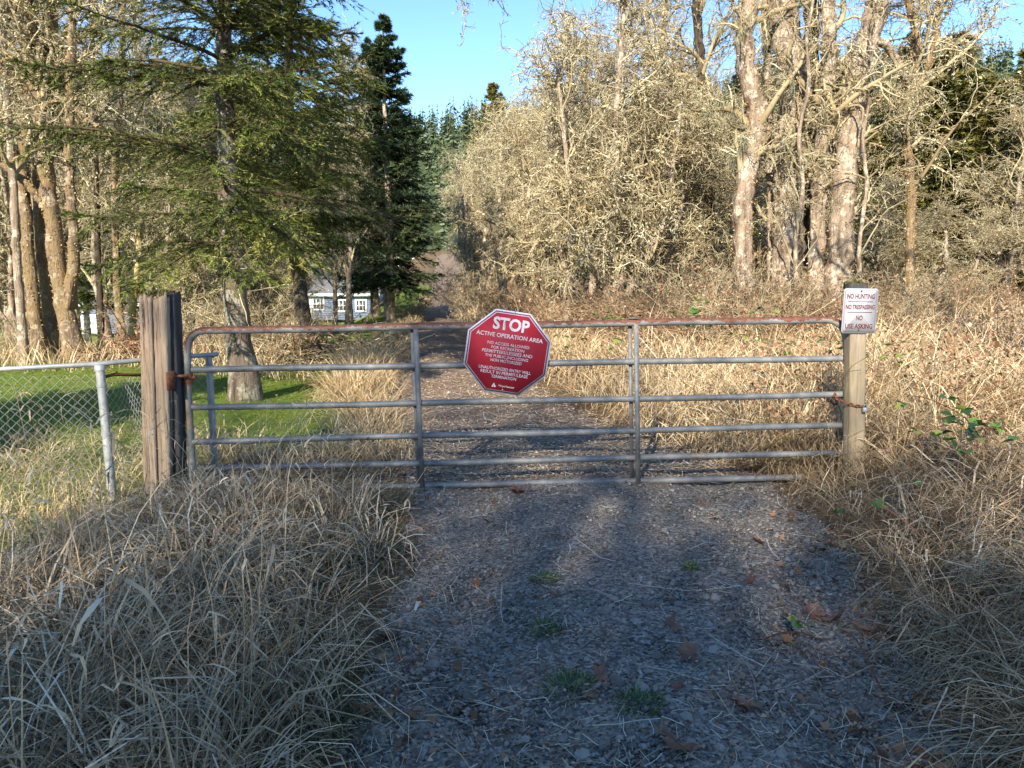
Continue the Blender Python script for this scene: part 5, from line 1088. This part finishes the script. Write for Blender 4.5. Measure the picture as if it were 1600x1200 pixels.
# maple leaves one can pick out
def maple_mesh(seed):
    r = np.random.default_rng(seed); out = []; 
    lob = [(0, 1.0), (14, .72), (24, .46), (38, .80), (52, .95), (62, .66), (76, .40), (92, .62), (108, .74), (124, .48), (150, .25), (180, .12)]
    pts = [(a, l) for a, l in lob] + [(-a, l) for a, l in lob[1:-1]][::-1]
    for a, l in pts: l *= r.uniform(.88, 1.1); th = math.radians(90 + a); out.append([l * math.cos(th), l * math.sin(th)])
    out = np.array(out) * .5; k1, k2 = r.uniform(.5, 1.3, 2); z = lambda p: k1 * p[:, 0] ** 2 + k2 * .5 * p[:, 1] ** 2 * np.sign(p[:, 1]) + .06 * np.sin(p[:, 0] * 17) 
    inn = out * .5; V = np.vstack([np.c_[out, z(out) + r.normal(0, .03, len(out))], np.c_[inn, z(inn) * .7], [[0, 0, 0]]]); n = len(out)
    Q = [[i, (i + 1) % n, n + (i + 1) % n, n + i] for i in range(n)]; T = [[n + i, n + (i + 1) % n, 2 * n] for i in range(n)]
    mb = MB(); mb.add(V, Q, T, a=np.r_[np.linspace(.2, .9, n), np.full(n, .55), .5] * r.uniform(.7, 1.1)); mb.tube([[0, -.02, .01], [0, -.3, .05], [.03, -.6, .04]], .012, 4, a=.3); return mb.mesh('fallen_leaf', False, (M['maple'],))
LM = [maple_mesh(s) for s in range(5)]
def gpt(u, v):
    d = FW + np.array([1.0, 0, 0]) * ((u - 800) / FPX) + UP * (-(v - 600) / FPX); tt = CAM_H / -d[2]
    for _ in range(4): p = np.array([0, 0, CAM_H]) + d * tt; tt = (CAM_H - float(H(p[0], p[1]))) / -d[2]
    return p
LV = [(1055, 1168, .16, 0, 2.4, 'large orange-brown maple leaf lying at the bottom edge of the gravel'), (1168, 1112, .13, 1, .4, 'dark brown curled leaf right of the large orange maple leaf'), (1082, 1030, .12, 2, 1.2, 'pale crumpled leaf with holes in the middle of the gravel'),
      (1065, 1078, .08, 3, 2, 'yellowish broken leaf just below the pale crumpled leaf'), (925, 1092, .075, 4, 3, 'small rust-red leaf beside the green weed clump'), (935, 1062, .09, 1, 5, 'mauve-brown curled leaf above the small rust-red leaf'),
      (612, 1002, .11, 0, .8, 'reddish leaf on the gravel close to the left grass edge'), (622, 1034, .06, 2, 4, 'tiny bright rust leaf below the reddish one at left'), (588, 938, .11, 4, 1.9, 'dark red-brown leaf tucked against the left grass'),
      (582, 880, .16, 3, 2.8, 'orange leaves heap under the overhanging reed at left'), (1168, 912, .09, 0, 3.3, 'flat orange leaf alone on the gravel right of centre'), (1305, 972, .15, 2, 2.2, 'tan ragged leaf near the right edge of the gravel'),
      (1275, 968, .11, 1, .3, 'brown leaf left of the tan ragged leaf at right'), (1362, 992, .10, 4, 1, 'orange-tan folded leaf against the right grass'), (1387, 995, .11, 3, 4.4, 'upright curled brown leaf at the foot of the right grass'),
      (1050, 985, .10, 1, 5.2, 'olive-brown leaf flat above the pale crumpled leaf'), (1188, 852, .10, 2, .7, 'pale tan leaf near the gate on the right side of the gravel'), (812, 772, .16, 0, 1.5, 'rust leaf under the bottom gate rail by its shadow'),
      (1225, 748, .12, 3, 2.1, 'brown leaf beneath the right end of the bottom rail'), (1345, 1150, .07, 2, 3.1, 'small tan leaf near the lower right of the gravel'), (870, 935, .045, 3, 1.1, 'tiny orange leaf beside the middle green weed')]
for (u, v, s, k, rz, lab) in LV:
    p = gpt(u, v); o = obj('fallen_leaf', LM[k]); o.location = (p[0], p[1], p[2] + .022); s *= 1.25; o.scale = (s, s, s); o.rotation_euler = (r.normal(0, .25), r.normal(0, .25), rz); tag(o, lab, 'leaf')
# weeds on the gravel
for (u, v, s, lab) in ((850, 907, .07, 'small flat green weed in the middle of the gravel, farthest of three'), (852, 985, .075, 'middle of the three green weed clumps on the gravel'), (892, 1075, .10, 'largest dark green weed clump beside the rust-red leaf'), (1080, 888, .04, 'tiny yellow-green sprout on the right half of the gravel'), (1000, 1100, .09, 'sparse thin green grass tuft left of the large orange maple leaf')):
    p = gpt(u, v); n = int(2600 * s + 60); mb = MB(); a = r.uniform(0, 6.28, n); q = r.random(n) ** .6 * s
    base = np.stack([np.cos(a) * q, np.sin(a) * q, 0 * q + .006], 1)
    blades(mb, base, r.uniform(.015, .045, n), r.uniform(.003, .006, n), r.uniform(.3, 1.3, n), r.uniform(0, .8, n), 2, a, r, None, floor=False)
    o = mb.build('weed', M['grass_green' if s < .05 else 'bramble_leaf']); o.location = [float(c) for c in p]; tag(o, lab, 'weed')

# brambles
def leaf_mesh(seed):
    r = np.random.default_rng(seed); n = 7; t_ = np.linspace(0, 1, n); w_ = np.sin(np.pi * t_ ** .8) * .36 + .02; w_ *= 1 + .1 * np.where(np.arange(n) % 2, 1, -1)
    z = -.25 * (t_ - .3) ** 2; V = np.vstack([np.c_[-w_, t_, z + .10 * w_ / .36], np.c_[0 * t_, t_, z], np.c_[w_, t_, z + .10 * w_ / .36]])
    Q = [[i, i + n, i + n + 1, i + 1] for i in range(n - 1)] + [[i + n, i + 2 * n, i + 2 * n + 1, i + n + 1] for i in range(n - 1)]
    mb = MB(); mb.add(V, Q, a=r.uniform(.2, .95)); return mb.mesh('leaf', True, (M['bramble_leaf'],))
BL = [leaf_mesh(s) for s in range(6)]
def bramble(label, u, v, y, ncane, L, nleaf, ls, seed, aim=None, spread=.25):
    r = np.random.default_rng(seed); x = at(u, v, y)[0]; g = float(H(x, y)); z0 = max(0, at(u, v, y)[2] - g); root = empty('bramble', (x, y, g)); tag(root, label, 'bramble')
    a = r.uniform(0, 6.28, ncane) if aim is None else r.normal(aim, .5, ncane); s = np.stack([r.normal(0, spread, ncane), r.normal(0, spread, ncane), 0 * a], 1)
    d = np.stack([np.cos(a) * .6, np.sin(a) * .6, np.full(ncane, 1.0)], 1); P, R = grow(s, d, r.uniform(.7, 1.2, ncane) * L, np.full(ncane, .005), 10, .07, -.17, .5, r); P[:, :, 2] = np.maximum(P[:, :, 2], .05)
    obj('canes', tube_mesh('canes', [(P, R, 5, r.random(ncane))], M['cane']), root)
    st, dd_, _, _, _ = spawn(P, R, nleaf // 3, .25, 1, (.7, 1.4), r=r)
    for k in range(nleaf // 3):
        base = Vector(st[k]) + Vector(dd_[k]) * ls * .8; f = Vector(dd_[k]); f.z *= .4; f.normalize(); az = math.atan2(f.y, f.x) - math.pi / 2
        for q in (-1, 0, 1):
            o = bpy.data.objects.new('leaf', BL[r.integers(0, 6)]); COL.objects.link(o); o.parent = root; s_ = ls * (1 if q == 0 else .8) * r.uniform(.8, 1.2)
            o.location = base; o.scale = (s_, s_, s_); o.rotation_euler = (r.normal(.15, .35), r.normal(0, .35), az + q * 1.15 + r.normal(0, .1))
    return root
bramble('bramble with large dark green leaves at the right edge above the shaded grass', 1565, 700, 4.9, 7, .8, 90, .085, 201, None, .16)
bramble('arching brown bramble with green leaves just behind the right part of the top rail', 1100, 430, 9.5, 9, 2.2, 150, .09, 202, None, .5)
bramble('small leafy bramble behind the second rail left of the right post', 1165, 575, 7.2, 4, .9, 30, .07, 203)
bramble('leafy bramble canes beyond the no hunting sign', 1420, 560, 7.6, 7, 1.6, 75, .07, 204, 3.2, .3)
bramble('bramble with yellow-green leaves at right between sign post and frame edge', 1500, 520, 8.5, 8, 1.7, 66, .075, 205, None, .6)
bramble('low bramble with leaves below the sunlit grass at the right edge', 1545, 840, 3.9, 4, .7, 24, .07, 206)
bramble('few bramble leaves sprawling at the right edge of the gravel', 1425, 1015, 2.75, 3, .35, 9, .07, 207)
bramble('thin bramble canes against the top rail right of the stop sign', 980, 500, 8.8, 5, 1.3, 36, .06, 208, None, .4)
